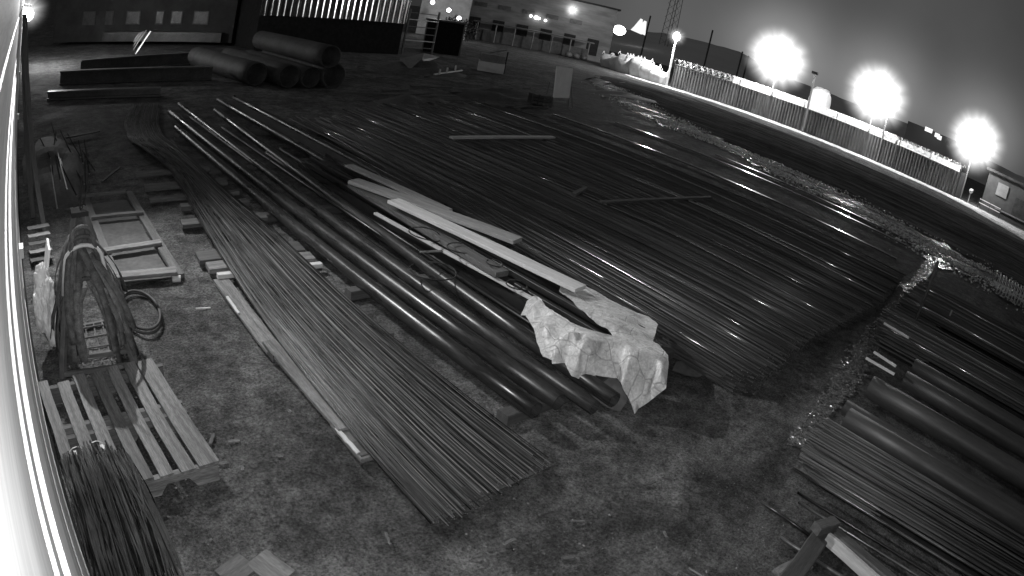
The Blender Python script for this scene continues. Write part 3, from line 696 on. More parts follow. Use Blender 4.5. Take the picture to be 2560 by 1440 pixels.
# things leaning on the wall
for x0, y0, x1, y1, h, lab, m in ((.30, 7.9, .02, 9.4, 2.2, 'tall pale batten leaning on the wall, nearest of the row', M_wood_old), (.16, 8.6, .0, 10.2, 2.6, 'tall thin batten leaning on the wall, second of the row', M_wood_dark),
                                  (.28, 10.5, .02, 11.6, 2.5, 'tall dark batten leaning on the wall, farthest of the row', M_wood_dark)):
    plank('leaning_batten', (x0, y0, 0), (x1, y1, h), .07, .03, m, lab, 'batten')
for k in range(16):
    a = Vector((U(.35, 1.3), U(8.5, 12), U(.05, .2))); d = Vector((U(-.2, .3), U(1.6, 3.0), U(-.05, .04)))
    rod('scrap_rod', [a, a + d], .012, M_black if k % 6 else M_rod_shiny, 'loose rod in the dark scrap heap along the wall', 'rods of the scrap heap along the wall', 'scrap rod', 5)
def heap(name, c, sx, sy, h, mat, label, cat, seed, nb=9):
    """irregular low heap"""
    mb = MB(); n = 16; vs = []
    for j in range(n + 1):
        for i in range(n + 1):
            u, v = i / n * 2 - 1, j / n * 2 - 1; rr = min(1, math.hypot(u, v))
            z = h * max(0, 1 - rr ** 2) * (.75 + .6 * noise.noise(Vector((u * 2.2 + seed, v * 2.2, seed)))) - .03
            vs.append((c[0] + u * sx, c[1] + v * sy, c[2] + z))
    mb.add(vs, [(j*(n+1)+i, j*(n+1)+i+1, (j+1)*(n+1)+i+1, (j+1)*(n+1)+i) for j in range(n) for i in range(n)])
    return tag(mb.build(name, mat), label, cat)
heap('scrap_heap', (.65, 11.2, 0), .65, 2.6, .22, M_dark, 'low dark heap of scrap along the foot of the wall', 'scrap heap', 2)
for k in range(5):
    plank('scrap_sheet', (.05, 7.0 + k * .12, .06 + k * .05), (.34, 7.05 + k * .12, .05 + k * .05), .12, .008, M_grey if k % 2 else M_dark, 'thin scrap strip stacked against the wall foot', 'scrap strip', 'scrap strips at the wall foot')

# ------------------------------------------------------------------ fields of bar stacks
def stack(x0, x1, ny, fy, z, n_top, lab, grp, n_mass=None, r=.009, mat=None, sag=.02, skew=0.0):
    """a low flat stack: individual bars on top, one mass of bars beneath"""
    w = x1 - x0; sg = 1 if fy(x0) > ny(x0) else -1
    for k in range(n_top):
        u = (k + .5 + U(-.35, .35)) / n_top; x = x0 + w * u; dx = U(-.04, .04) * w + skew * (1 - u) + (U(-.22, .22) if k % 6 == 3 else 0)
        y0, y1 = ny(x) + sg * U(-.05, .12), fy(x) + U(-.5, .5) - (sg * U(1, 5) if k % 5 == 2 else 0)
        zz = z + U(0, .022); pts = [(x + dx * t + .01 * math.sin(9 * t + k), y0 + (y1 - y0) * t, zz + sag * math.sin(t * 7 + k)) for t in [i / 7 for i in range(8)]]
        rod('steel_bar', pts, r * U(.85, 1.25), mat or (M_rod_glint if k % 8 == 1 else M_rod_shiny), lab, grp, n=8, smooth=True)
    mb = MB(); nm = n_mass or int(w / .028)
    for lay in range(2):
        for k in range(nm):
            x = x0 + w * (k + U(0, 1)) / nm; y0, y1 = ny(x) + sg * (U(-.04, .18) + .05 * lay), fy(x) + U(-.4, .3)
            zz = z - .012 - .03 * lay + U(-.012, .008); dx = U(-.03, .03) + skew * (1 - (x - x0) / w)
            mb.tube([(x, y0, zz), (x + dx * .5, (y0+y1)/2, zz + U(-.01, .01)), (x + dx, y1, zz)], r, 5)
    for k in range(int(w * 130)):      # cut ends of the lower layers, facing the aisle
        x = U(x0, x1); zz = U(.02, z - .05); y0 = ny(x) + sg * U(0, .22)
        mb.tube([(x, y0, zz), (x, y0 + sg * .8, zz)], r, 5)
    stuff(mb.build('stacked_steel_bars', M_rod_dark, cap=M_cut), 'mass of dark bars beneath the top layer, ' + grp, 'steel bars')
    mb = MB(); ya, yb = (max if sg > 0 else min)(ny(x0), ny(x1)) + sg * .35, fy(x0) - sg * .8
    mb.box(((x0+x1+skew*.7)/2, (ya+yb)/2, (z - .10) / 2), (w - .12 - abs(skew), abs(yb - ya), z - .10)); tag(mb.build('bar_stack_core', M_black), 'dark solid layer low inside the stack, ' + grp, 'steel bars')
near1 = lambda x: lerp_tab([(5.3, 2.2), (5.7, 1.75), (7.3, 1.85), (8.7, 1.75), (10.6, 1.6), (16, 1.9)], x)
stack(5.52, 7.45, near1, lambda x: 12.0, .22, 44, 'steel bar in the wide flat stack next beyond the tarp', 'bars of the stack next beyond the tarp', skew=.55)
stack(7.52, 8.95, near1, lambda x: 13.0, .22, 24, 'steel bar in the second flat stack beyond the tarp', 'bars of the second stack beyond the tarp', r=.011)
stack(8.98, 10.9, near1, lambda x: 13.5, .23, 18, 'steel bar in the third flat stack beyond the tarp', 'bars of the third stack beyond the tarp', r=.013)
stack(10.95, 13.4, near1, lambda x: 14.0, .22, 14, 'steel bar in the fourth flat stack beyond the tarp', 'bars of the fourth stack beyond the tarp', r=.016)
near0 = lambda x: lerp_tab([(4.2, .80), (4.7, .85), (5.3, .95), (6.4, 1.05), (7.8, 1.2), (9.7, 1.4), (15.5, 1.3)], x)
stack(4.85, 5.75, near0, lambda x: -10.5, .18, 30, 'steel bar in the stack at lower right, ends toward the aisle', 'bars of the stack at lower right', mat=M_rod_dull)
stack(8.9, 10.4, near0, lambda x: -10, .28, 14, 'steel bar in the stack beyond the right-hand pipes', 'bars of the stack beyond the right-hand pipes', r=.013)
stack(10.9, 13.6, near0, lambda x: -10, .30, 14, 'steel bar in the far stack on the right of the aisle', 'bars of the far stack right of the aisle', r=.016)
for x0, y0, z, y1, lab in ((4.58, .82, .22, -3.2, 'thick bright bar, outermost on the stack at lower right'), (4.72, .78, .22, -3.2, 'thick bar second from the edge of the stack at lower right'), (4.46, .66, .12, -3.0, 'bar lying low beside the stack at lower right'),
                           (4.38, .60, .10, -3.0, 'bar third from the edge at lower right, end near the timber block'), (4.20, .86, .04, .30, 'short dark bar lying alone on the earth at lower right'), (3.93, .52, .05, -1.2, 'bright bar alone at the bottom edge, crossing the timber')):
    rod('thick_steel_bar', [(x0, y0, z), (x0 - .01, (y0+y1)/2, z), (x0 - .04, y1, z)], .014, M_rod, lab, 'thick loose bars at lower right', n=8, smooth=True)
for x0, x1, y0, y1, r, z, lab in ((5.98, 5.80, .78, -9, .11, .19, 'dark pipe nearest the bars right of the aisle'), (6.35, 6.15, .9, -9, .08, .12, 'low dark pipe second right of the aisle'), (6.95, 6.72, .80, -9, .13, .22, 'large dark pipe third right of the aisle'),
                                  (7.80, 7.62, .50, -9, .11, .2, 'dark pipe with a dented end right of the aisle'), (8.45, 8.16, .50, -9, .10, .2, 'dark pipe farthest in the row right of the aisle')):
    pipe((x0, y0, z), (x1, y1, z), r, lab, M_pipe_dull, group='dark pipes right of the aisle')
for (a, b, lab) in (((2165, 895), (2236, 936), 'painted white glint of a square tube right of the aisle, nearer of two'), ((2185, 880), (2240, 916), 'painted white glint of a square tube right of the aisle, farther of two'), ((2210, 808), (2272, 845), 'painted white glint of a tube end by the striped bundle end')):
    p, q = P(*a, .40), P(*b, .40); d = (p - q).normalized()
    mb = MB(); mb.beam(p, q, .028, .028); tag(mb.build('square_tube', M_wire), lab, 'tube')  # thin white bars painted in for glints along tube edges
# two wet dark pipes that mirror the floodlights, and low pipes round them
for x, y0, y1, w_, lab in ((15.75, 2.4, 14, .13, 'wet flat bar far out, nearest of the three mirroring the floodlights'), (18.35, 2.6, 13.5, .13, 'wet flat bar far out, middle of the three mirroring the floodlights'), (19.4, 3.0, 10, .10, 'wet flat bar far out at the edge of the gravel track')):
    mb = MB(); mb.beam((x, y0, .04), (x, y1, .04), w_, .03, 40, .002); tag(mb.build('flat_bar', M_mirror), lab, 'flat bar', 'wet flat bars mirroring the floodlights')
# strip of wet crushed stone along the aisle, glittering against the floodlights
def gravel_strip():
    Lp = [P(*p, .014) for p in ((1975, 1110), (2025, 1040), (2080, 960), (2115, 895), (2168, 822), (2250, 740), (2318, 645))]
    Rp = [P(*p, .014) for p in ((2010, 1115), (2062, 1045), (2128, 975), (2185, 890), (2212, 825), (2288, 745), (2348, 655))]
    mb = MB(); n = 90; A, B = [], []
    for i in range(n + 1):
        t = i / n * (len(Lp) - 1); k = min(int(t), len(Lp) - 2); f = t - k; a, b = Lp[k].lerp(Lp[k+1], f), Rp[k].lerp(Rp[k+1], f); w = b - a
        A.append(a + w * U(-.12, .12)); B.append(b + w * U(-.12, .12))
    mb.strip(A, B); stuff(mb.build('gravel_strip', ground_mat('glittering_gravel', .04, .24, .25, .15, .5, .10, 3.0, (.40, .56), 22, 6, .6)), 'strip of wet crushed stone glittering along the aisle', 'gravel')
    mb = MB()
    octf = [(0, 2, 4), (2, 1, 4), (1, 3, 4), (3, 0, 4), (2, 0, 5), (1, 2, 5), (3, 1, 5), (0, 3, 5)]
    for k in range(2600):
        i = random.randrange(n); c = A[i].lerp(B[i], U(-.15, 1.15)); rr = U(.005, .018)
        vs = []
        for d in ((1, 0, 0), (-1, 0, 0), (0, 1, 0), (0, -1, 0), (0, 0, .7), (0, 0, -.7)):
            v = Vector(d) * rr * U(.5, 1.4); v.rotate(Matrix.Rotation(U(0, 6.28), 3, 'Z')); vs.append(v + c + Vector((U(-.03, .03), U(-.03, .03), .004)))
        mb.add(vs, octf)
    stuff(mb.build('crushed_stone', pbr('wet_crushed_stone', .03, .20, 30, .22, spec=.8)), 'wet crushed stones lying loose along the aisle', 'gravel')
gravel_strip()
# timber lying across the stacks
plank('cross_plank', P(1128, 344, .3), P(1383, 343, .3), .13, .04, M_wood_bright, 'long pale plank lying across the dark stacks in mid yard')
plank('cross_plank', P(1500, 505, .3), P(1778, 493, .3), .08, .03, M_wood_old, 'long thin dull plank lying across the bar stacks')
plank('short_block', P(1432, 487, .27), P(1464, 470, .27), .07, .05, M_wood_old, 'short dull timber piece on the bar stack')
# timber at lower right
plank('timber_beam', P(2085, 1340, .12), P(2250, 1475, .12), .10, .10, M_wood_old, 'dull square timber beam cut by the bottom edge', 'timber beam')
plank('lath', P(2066, 1345, .13), P(2215, 1475, .13), .035, .10, M_wood_bright, 'pale strip standing in for the lit side of the dull square beam', 'board')  # added strip: bright side of the beam put in as pale wood
plank('timber_block', P(2040, 1322, .20), P(2088, 1308, .20), .10, .08, M_wood_dark, 'dull timber block under the loose bars at lower right', 'timber block')
plank('timber_beam', P(2060, 1330, .06), P(1960, 1470, .06), .16, .12, M_wood_dark, 'dark beam running under the block to the bottom edge', 'timber beam')
plank('ground_board', P(1950, 1442, .05), P(2015, 1405, .05), .16, .03, M_wood, 'pale board end at the bottom edge', 'board')
plank('ground_board', P(560, 1450, .02), P(620, 1405, .02), .16, .03, M_wood_old, 'worn board at the bottom edge, left of two', 'board')
plank('ground_board', P(640, 1396, .02), P(715, 1450, .02), .18, .03, M_wood_old, 'worn board at the bottom edge, right of two', 'board')
for k in range(9):
    p = P(1650 + k * 9, 1440 - abs(k - 4) * 5, .05); rod('short_rod', [p, p + Vector((.05, -.7, 0))], .008, M_rod, 'short bar end poking in at the bottom edge', 'bar ends at the bottom edge', n=5)
# wire coil and loose bright scraps on the right
mb = MB(); c0, c1 = Vector((18.6, -.4, .25)), Vector((18.0, -2.2, .25))
mb.tube([c0.lerp(c1, i / 160) + Vector((.25 * math.cos(i * .7), 0, .25 * math.sin(i * .7))) for i in range(161)], .014, 5)
tag(mb.build('wire_coil', M_wire), 'long bright wire coil lying at the right edge', 'wire coil')
mb = MB(); mb.box(P(2375, 788, .3), (.12, .03, .18)); tag(mb.build('paper_label', M_card), 'small pale label hung on the dark stack at right', 'label')
mb = MB(); mb.beam(P(2290, 800, .3), P(2290, 800, .3) + Vector((.1, 0, 1.0)), .05, .05); tag(mb.build('steel_stake', M_tube), 'dark upright stake standing among the stacks by the aisle', 'stake')
for px, py, r, lab in ((2300, 730, .9, 'shallow puddle in the aisle with bright reflections'), (2345, 655, .9, 'shallow puddle where the aisle meets the gravel track'), (2285, 775, .5, 'small puddle in the aisle beside the upright stake')):
    c = P(px, py, .016); mb = MB(); n = 22
    vs = [c] + [c + Vector((math.cos(a) * r * U(.5, 1.1), math.sin(a) * r * .6 * U(.5, 1.1), 0)) for a in [i * 6.283 / n for i in range(n)]]
    mb.add(vs, [(0, 1 + i, 1 + (i + 1) % n) for i in range(n)])
    tag(mb.build('puddle', pbr('puddle_' + str(px), .02, .03, 5, .12, bump=.02)), lab, 'puddle')

# ------------------------------------------------------------------ middle distance: logs, beams, scrap, boxes
BG = 'thick wrapped pipes piled in the yard'
for p, q, r, lab in (((7.45, 18.25, .37), (7.0, 23.8, .37), .37, 'thick wrapped pipe at the left of the pile'), ((8.33, 17.7, .36), (8.2, 23.4, .36), .36, 'thick wrapped pipe second in the bottom row'),
                     ((9.02, 17.6, .33), (9.0, 23.2, .33), .33, 'thick wrapped pipe third in the bottom row'), ((9.76, 17.5, .40), (9.9, 23.2, .40), .40, 'thick wrapped pipe at the right of the pile, hollow end dark'),
                     ((9.42, 17.3, 1.02), (9.5, 23.4, 1.02), .36, 'thick wrapped pipe lying on top of the pile')):
    pipe(p, q, r, lab, M_bigpipe, 28, BG, 'pipe', 'wrapped_pipe')
for i, (a, b, h, lab) in enumerate((((150, 212), (528, 200), .45, 'long dark steel beam lying left of the pipe pile'), ((200, 185), (480, 162), .5, 'second dark steel beam behind the first, left of the pipe pile'), ((120, 250), (400, 240), .25, 'low dark beam nearest the far ends of the loose bars'))):
    p, q = P(*a), P(*b); mb = MB()
    for z in (.03, h - .03): mb.beam(p + Vector((0, 0, z)), q + Vector((0, 0, z)), .30, .05)
    mb.beam(p + Vector((0, 0, h/2)), q + Vector((0, 0, h/2)), .04, h - .1); tag(mb.build('steel_beam', M_plate if i else M_dark), lab, 'steel beam', 'long beams left of the pipe pile')
def corr(name, p, q, z0, z1, pitch, depth, mat, parent=None, per=6):
    """upright corrugated sheet from p to q"""
    p, q = Vector(p), Vector(q); d = q - p; L = d.length; d.normalize(); nrm = Vector((d.y, -d.x, 0))
    n = max(2, int(L / pitch * per)); mb = MB(); lo_, hi_ = [], []
    for i in range(n + 1):
        t = i / per; o = p + d * (L * i / n) + nrm * depth * (.5 + .5 * max(-1, min(1, 1.6 * math.cos(2 * math.pi * t))))
        lo_.append(o + Vector((0, 0, z0))); hi_.append(o + Vector((0, 0, z1)))
    mb.strip(lo_, hi_); return mb.build(name, mat, parent)
def hut():
    e = empty('site_cabin', (10.2, 34.8, 0), 'long dark site cabin with a row of faint windows behind the beams', 'cabin')
    mb = MB(); mb.box((7.2, 36, 1.6), (11, 2.4, 2.9), Matrix.Rotation(R(-30), 3, 'Z')); mb.build('wall', pbr('cabin_wall', .022, .045, 1.0, .9), e)
    d = Vector((math.cos(R(-30)), math.sin(R(-30)), 0)); nn = Vector((-math.sin(R(30)), -math.cos(R(30)), 0)); c = Vector((7.2, 36, 0))
    for k, (t, ww, mt) in enumerate(((-3.2, .8, M_dark), (-1.9, .5, M_dark), (-.4, .9, M_plate), (1.2, .5, M_plate), (2.2, .7, M_plate), (3.6, .9, M_plate))):
        mb = MB(); o = c + d * t + nn * 1.23; mb.box(o + Vector((0, 0, 1.45)), (ww, .04, .75), Matrix.Rotation(R(-30), 3, 'Z')); fr = mb.build('window', M_dark, e)
        mb = MB(); mb.box(o + Vector((0, 0, 1.45)) + nn * .03, (ww - .12, .02, .63), Matrix.Rotation(R(-30), 3, 'Z')); mb.build('pane', mt, fr)
    mb = MB(); o = c + d * 1.5 + nn * 1.5; mb.box(o + Vector((0, 0, .45)), (7, .5, .5), Matrix.Rotation(R(-30), 3, 'Z')); mb.build('step', M_plate, e)
    mb = MB(); mb.box(c + Vector((0, 0, 3.12)), (11.4, 2.8, .12), Matrix.Rotation(R(-30), 3, 'Z')); mb.build('roof', M_black, e)
hut()
def barn():
    e = empty('corrugated_barn', (16, 29, 0), 'tall dark shed of shiny corrugated sheet behind the pipe pile', 'shed')
    m = pbr('shiny_corrugated', .30, .5, 1.5, .17, metal=1.0, rvar=.12, stretch=(3, 3, .3))
    corr('upper_cladding', (11.6, 29.4, 0), (19.9, 28.9, 0), 1.75, 5.2, .34, .09, m, e)
    mb = MB(); mb.box((15.75, 29.35, .86), (8.4, .3, 1.72)); mb.build('lower_wall', M_black, e)
    mb = MB(); mb.box((15.75, 31.5, 2.55), (8.2, 4.0, 5.1)); mb.build('body', M_black, e)
    mb = MB(); mb.box((15.75, 31.4, 5.32), (8.9, 4.8, .14)); mb.build('roof', M_black, e)
barn()
def shelf():
    e = empty('steel_shelving', (21.5, 29.6, 0), 'steel shelving with pale rails between the shed and the dark kiosk', 'shelving')
    for x in (20.6, 22.6):
        mb = MB(); mb.beam((x, 29.8, 0), (x, 29.8, 2.6), .1, .1); mb.build('post', M_grey, e)
    for z in (.4, .8, 1.2, 1.6, 2.0, 2.4):
        mb = MB(); mb.beam((20.6, 29.72, z), (22.6, 29.72, z), .05, .05); mb.build('rail', M_wire if z in (.8, 2.0) else M_grey, e)
shelf()
def kiosk():
    e = empty('dark_kiosk', (24.7, 32, 0), 'square dark kiosk standing behind the junk pile', 'kiosk')
    A = Matrix.Rotation(R(-36), 3, 'Z')
    mb = MB(); mb.box((25.2, 32.4, 1.0), (2.3, 1.9, 2.0), A); mb.build('wall', M_black, e)
    mb = MB(); mb.box((25.2, 32.4, 2.06), (2.5, 2.1, .1), A); mb.build('roof', M_plate, e)
    d = A @ Vector((1, 0, 0)); nn = A @ Vector((0, -1, 0))
    for s in (-1.12, 1.12):
        mb = MB(); o = Vector((25.2, 32.4, 1.0)) + d * s + nn * .96; mb.box(o, (.08, .05, 2.0), A); mb.build('corner_post', M_grey, e)
kiosk()
# junk pile
heap('junk_heap', (16.8, 22.6, 0), 2.2, 1.6, .5, M_dark, 'low dark junk heap in front of the kiosk', 'junk heap', 4)
def sheet(name, pix, mat, label, cat='sheet'):
    mb = MB(); W = [P(*p) for p in pix]; n = len(W)
    mb.add(W + [w - Vector((0, 0, .012)) for w in W], [tuple(range(n)), tuple(range(2*n-1, n-1, -1))] + [(i, n+i, n+(i+1) % n, (i+1) % n) for i in range(n)])
    return tag(mb.build(name, mat), label, cat)
sheet('board_sheet', [(1000, 147, .45), (1058, 133, .7), (1058, 142, .62), (1025, 174, .12)], M_grey, 'pale bent sheet on top of the junk heap, left half')
sheet('board_sheet', [(1060, 133, .7), (1100, 142, .5), (1062, 156, .35), (1056, 148, .5)], M_grey, 'pale bent sheet on top of the junk heap, right half')
plank('scrap_stick', P(1085, 186, .15), P(1155, 176, .25), .05, .05, M_wire, 'bright stick with pegs on the right of the junk heap', 'stick')
for k, (px, py) in enumerate(((1098, 178), (1117, 174), (1138, 168))):
    mb = MB(); c = P(px, py + 8, .2); mb.beam(c, c + Vector((0, 0, .22)), .06, .06); tag(mb.build('peg', M_wire), 'small bright peg standing on the stick by the junk heap', 'peg', 'pegs on the stick')
for k in range(14):
    a = P(U(860, 1180), U(165, 196), U(.02, .2)); d = Vector((U(-1, 1), U(-.5, .5), U(-.05, .1))) * U(.6, 1.4)
    plank('scrap_board', a, a + d, U(.06, .2), .025, random.choice((M_wood_dark, M_dark, M_wood_old)), 'scrap board in the litter round the junk heap', 'scrap board', 'scrap boards round the junk heap')
def skip():
    e = empty('storage_crate', (21.7, 23.8, 0), 'grey two-tier crate with a stick on top in mid yard', 'crate')
    A = Matrix.Rotation(R(-40), 3, 'Z'); c = Vector((21.9, 24.0, 0))
    mb = MB(); mb.box(c + Vector((0, 0, .27)), (1.25, .9, .5), A); mb.build('lower_tier', pbr('crate_grey', .55, .66, 3, .7), e)
    mb = MB(); mb.box(c + Vector((0, 0, .72)), (1.15, .8, .36), A); mb.build('upper_tier', M_grey, e)
    mb = MB(); d = A @ Vector((1, 0, 0)); mb.beam(c + d * .66 + Vector((0, 0, 0)), c + d * .66 + Vector((0, 0, 1.15)), .05, .05); mb.build('post', M_black, e)
    mb = MB(); mb.beam(c - d * .2 + Vector((0, 0, .95)), c + d * .6 + Vector((0, 0, 1.25)), .05, .04); mb.build('top_stick', M_wood, e)
skip()
def stand():
    e = empty('board_stand', (17.9, 15.6, 0), 'tall pale board leaning on a legged stand in mid yard', 'board stand')
    a, b = P(1383, 244, .35), P(1422, 245, .35); u = (b - a).normalized()
    top = Vector((.10, .22, 1.12)); mb = MB()
    W = [a, b, b + top + u * .03, a + top]; nn = (b - a).cross(top).normalized() * .02
    mb.add([w + nn for w in W] + [w - nn for w in W], [(0, 1, 2, 3), (7, 6, 5, 4), (0, 4, 5, 1), (1, 5, 6, 2), (2, 6, 7, 3), (3, 7, 4, 0)])
    mb.build('board_panel', pbr('stand_board', .62, .72, 3, .7), e)
    for p, q in ((a, a + Vector((.02, -.03, -.35))), (b, b + Vector((.02, -.03, -.35))), (b + top * .45, b + Vector((.25, -.05, -.35))), (a + top * .45 + Vector((.05, .3, 0)), a + Vector((.15, .5, -.35)))):
        mb = MB(); mb.beam(p, q, .035, .035); mb.build('leg', M_grey, e)
    mb = MB(); mb.beam(a + Vector((0, 0, -.15)), b + Vector((0, 0, -.15)), .03, .03); mb.build('crossbar', M_grey, e)
stand()
def crate():
    e = empty('slatted_crate', (17, 15.7, 0), 'low slatted crate beside the leaning board', 'crate')
    a, b = P(1330, 262), P(1376, 270)
    for z in (.1, .22, .34):
        mb = MB(); mb.beam(a + Vector((0, 0, z)), b + Vector((0, 0, z)), .04, .08); mb.build('slat', M_wood_old, e)
    for t in (0, .33, .66, 1):
        mb = MB(); o = a.lerp(b, t) + Vector((.03, .05, 0)); mb.beam(o, o + Vector((0, 0, .4)), .06, .06); mb.build('upright', M_wood_old, e)
    mb = MB(); mb.box((a+b)/2 + Vector((.2, .3, .2)), (.7, .5, .36)); mb.build('body', M_dark, e)
crate()
for k in range(40):
    px, py = U(900, 1560), U(205, 300)
    if 1310 < px < 1440: continue
    a = P(px, py, .04); L = U(.3, 1.6); th = U(-.3, .3)
    plank('debris_board', a, a + Vector((L * math.cos(th), L * math.sin(th), U(0, .08))), U(.05, .18), .03, random.choice((M_wood_dark, M_dark, M_dark, M_wood_old)), 'board lying in the dark debris field of the middle yard', 'scrap board', 'debris boards in the middle yard')
for px, py, sx, sy, h, lab in ((1040, 265, 1.6, 1.0, .35, 'dark low mound before the debris field'), (1250, 240, 2.2, 1.0, .3, 'dark low mound beside the slatted crate'), (1060, 400, 1.2, .7, .2, 'dark lump beyond the outer pipe'), (1560, 240, 3, 1.2, .25, 'dark low mound along the gravel track')):
    heap('earth_mound', P(px, py), sx, sy, h, M_dark, lab, 'mound', px * .01)
plank('long_pole', P(835, 232, .1), P(1032, 238, .1), .06, .06, M_wood_old, 'long dull pole on the earth right of the pipe pile', 'pole')
# a moth on the wing close to the camera, lit white by the infrared lamp
M_wing = pbr('moth_wing', .02, .03, 300, .8)
def moth():
    dx, dy = (354 - 1280) / F_PX, (104 - 720) / F_PX; r_ = math.hypot(dx, dy)
    t_ = r_ * (PA[0] + r_ * (PA[1] + r_ * (PA[2] + r_ * PA[3]))); k = math.sin(t_) / r_
    c = Vector((0, 0, CAM_H)) + (CM @ Vector((dx * k, -dy * k, -math.cos(t_)))) * .8
    rt, up = CM @ Vector((1, 0, 0)), CM @ Vector((0, 1, 0)); bk = rt.cross(up)
    ax = (rt * .55 + up * .83).normalized(); sd = (ax.cross(bk)).normalized()
    e = empty('moth', c, 'pale moth flying near the lens, lit white at upper left', 'moth')
    mb = MB(); mb.tube([c + sd * .003 + ax * t for t in (-.016, -.010, 0, .010, .016)], [.0006, .0012, .0009, .0012, .0008], 8); mb.build('body', M_dark, e, smooth=True)
    mb = MB()
    for off, h0, h1 in ((.0042, -.0135, .0145), (.0080, -.010, .0115), (.0115, -.006, .008)):
        mb.tube([c - sd * off + ax * h0, c - sd * (off + .0008) + ax * (h0 + h1) / 2, c - sd * off + ax * h1], [.0002, .00055, .0002], 5)
    mb.build('wing', M_wing, e)
moth()

# ------------------------------------------------------------------ far right: fence, floodlights, bags, buildings
FP = [Vector((48.4, 30.7, 0)), Vector((50.2, 22.0, 0)), Vector((51.2, 13.2, 0)), Vector((51.75, 4.8, 0))]
def fence():
    e = empty('yard_fence', (50.5, 18, 0), 'long corrugated metal fence topped with razor wire beyond the road', 'fence')
    for i, (a, b) in enumerate(zip(FP, FP[1:])):
        m = 3
        for k in range(m):
            p, q = a.lerp(b, k / m), a.lerp(b, (k + 1) / m); h = 2.02 + U(-.05, .05)
            corr('fence_panel', p, q, .05, h, .26, .09, M_fence, e)
            mb = MB(); mb.beam(q + Vector((.12, 0, 0)), q + Vector((.12, 0, 2.5)), .08, .08); mb.build('post', M_grey, e)
    p = FP[-1]; corr('return_panel', p, p + Vector((3.2, -.3, 0)), .05, 2.05, .26, .09, M_fence, e)
    for i, (a, b) in enumerate(zip(FP, FP[1:])):
        mb = MB(); L = (b - a).length; n = int(L * 30); d = (b - a).normalized()
        for rep in range(2):
            pts = []
            for k in range(n + 1):
                t = k / n; w = k * .8 + rep * 2.1; rr = .27 + .05 * math.sin(k * 1.7 + rep)
                pts.append(a.lerp(b, t) + Vector((.05, 0, 2.36)) + Vector((math.cos(w) * rr, 0, math.sin(w) * rr)) + d * .35 * math.sin(w * .5))
            mb.tube(pts, .014, 4)
        mb.build('razor_wire', M_wire, e)
fence()
mb = MB()
mb.box((0, 0, 0), (.01, .01, .01))
mb = MB(); mb.beam((50.9, 26.2, 1.3), (54.4, 11.4, 1.3), .2, 2.7); tag(mb.build('pale_wall', M_concrete), 'pale lit wall standing just behind the corrugated fence', 'wall')
mb = MB(); mb.beam((54.5, 11.2, 1.2), (54.9, 5.2, 1.2), .2, 2.4); tag(mb.build('pale_wall', M_concrete), 'lower pale lit wall behind the right end of the fence', 'wall')

def lamp_light(name, loc, power, radius=.25):
    l = bpy.data.lights.new(name, 'POINT'); l.energy = power; l.shadow_soft_size = radius
    o = bpy.data.objects.new(name, l); COL.objects.link(o); o.location = loc; return o
def icos(r, n=3):
    bm = bmesh.new(); bmesh.ops.create_icosphere(bm, subdivisions=n, radius=r); vs = [v.co.copy() for v in bm.verts]; fs = [tuple(v.index for v in f.verts) for f in bm.faces]; bm.free(); return vs, fs
M_glow = glow('lamp_glare', 2.4, 2.3)  # lamp glare made as an added glowing volume
def floodlight(loc, foot, label, rg, power, mat_g, lamp_r=.5, group='floodlights behind the fence'):
    e = empty('floodlight', foot, label, 'floodlight', group)
    mb = MB(); mb.beam(foot, (foot[0], foot[1], loc[2]), .12, .12); mb.build('mast', M_grey, e)
    L = Vector(loc); to = Vector((-L.x, -L.y, -1)).normalized()
    mb = MB(); mb.box(L + Vector((.12, .05, .05)), (.25, .7, .5)); hs = mb.build('housing', M_black, e)
    mb = MB(); vs, fs = icos(lamp_r, 2); mb.add([v + L + to * .35 for v in vs], fs); mb.build('lens', M_lamp, hs, smooth=True)
    vs, fs = icos(1.0, 3); mb = MB(); mb.add(vs, fs); o = mb.build('glare_glow', mat_g, origin=Vector((0, 0, 0)), smooth=True)
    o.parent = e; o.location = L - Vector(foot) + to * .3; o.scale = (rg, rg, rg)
    pl = lamp_light('floodlight_beam', L + Vector((-.6, 0, -.15)), power, .35)
FL = 5500
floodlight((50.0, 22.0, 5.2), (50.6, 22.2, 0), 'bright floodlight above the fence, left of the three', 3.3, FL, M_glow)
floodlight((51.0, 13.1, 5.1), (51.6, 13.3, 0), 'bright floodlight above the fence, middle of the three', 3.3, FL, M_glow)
floodlight((52.4, 4.25, 4.75), (52.9, 4.3, 0), 'bright floodlight at the fence end, right of the three', 3.0, FL, M_glow)

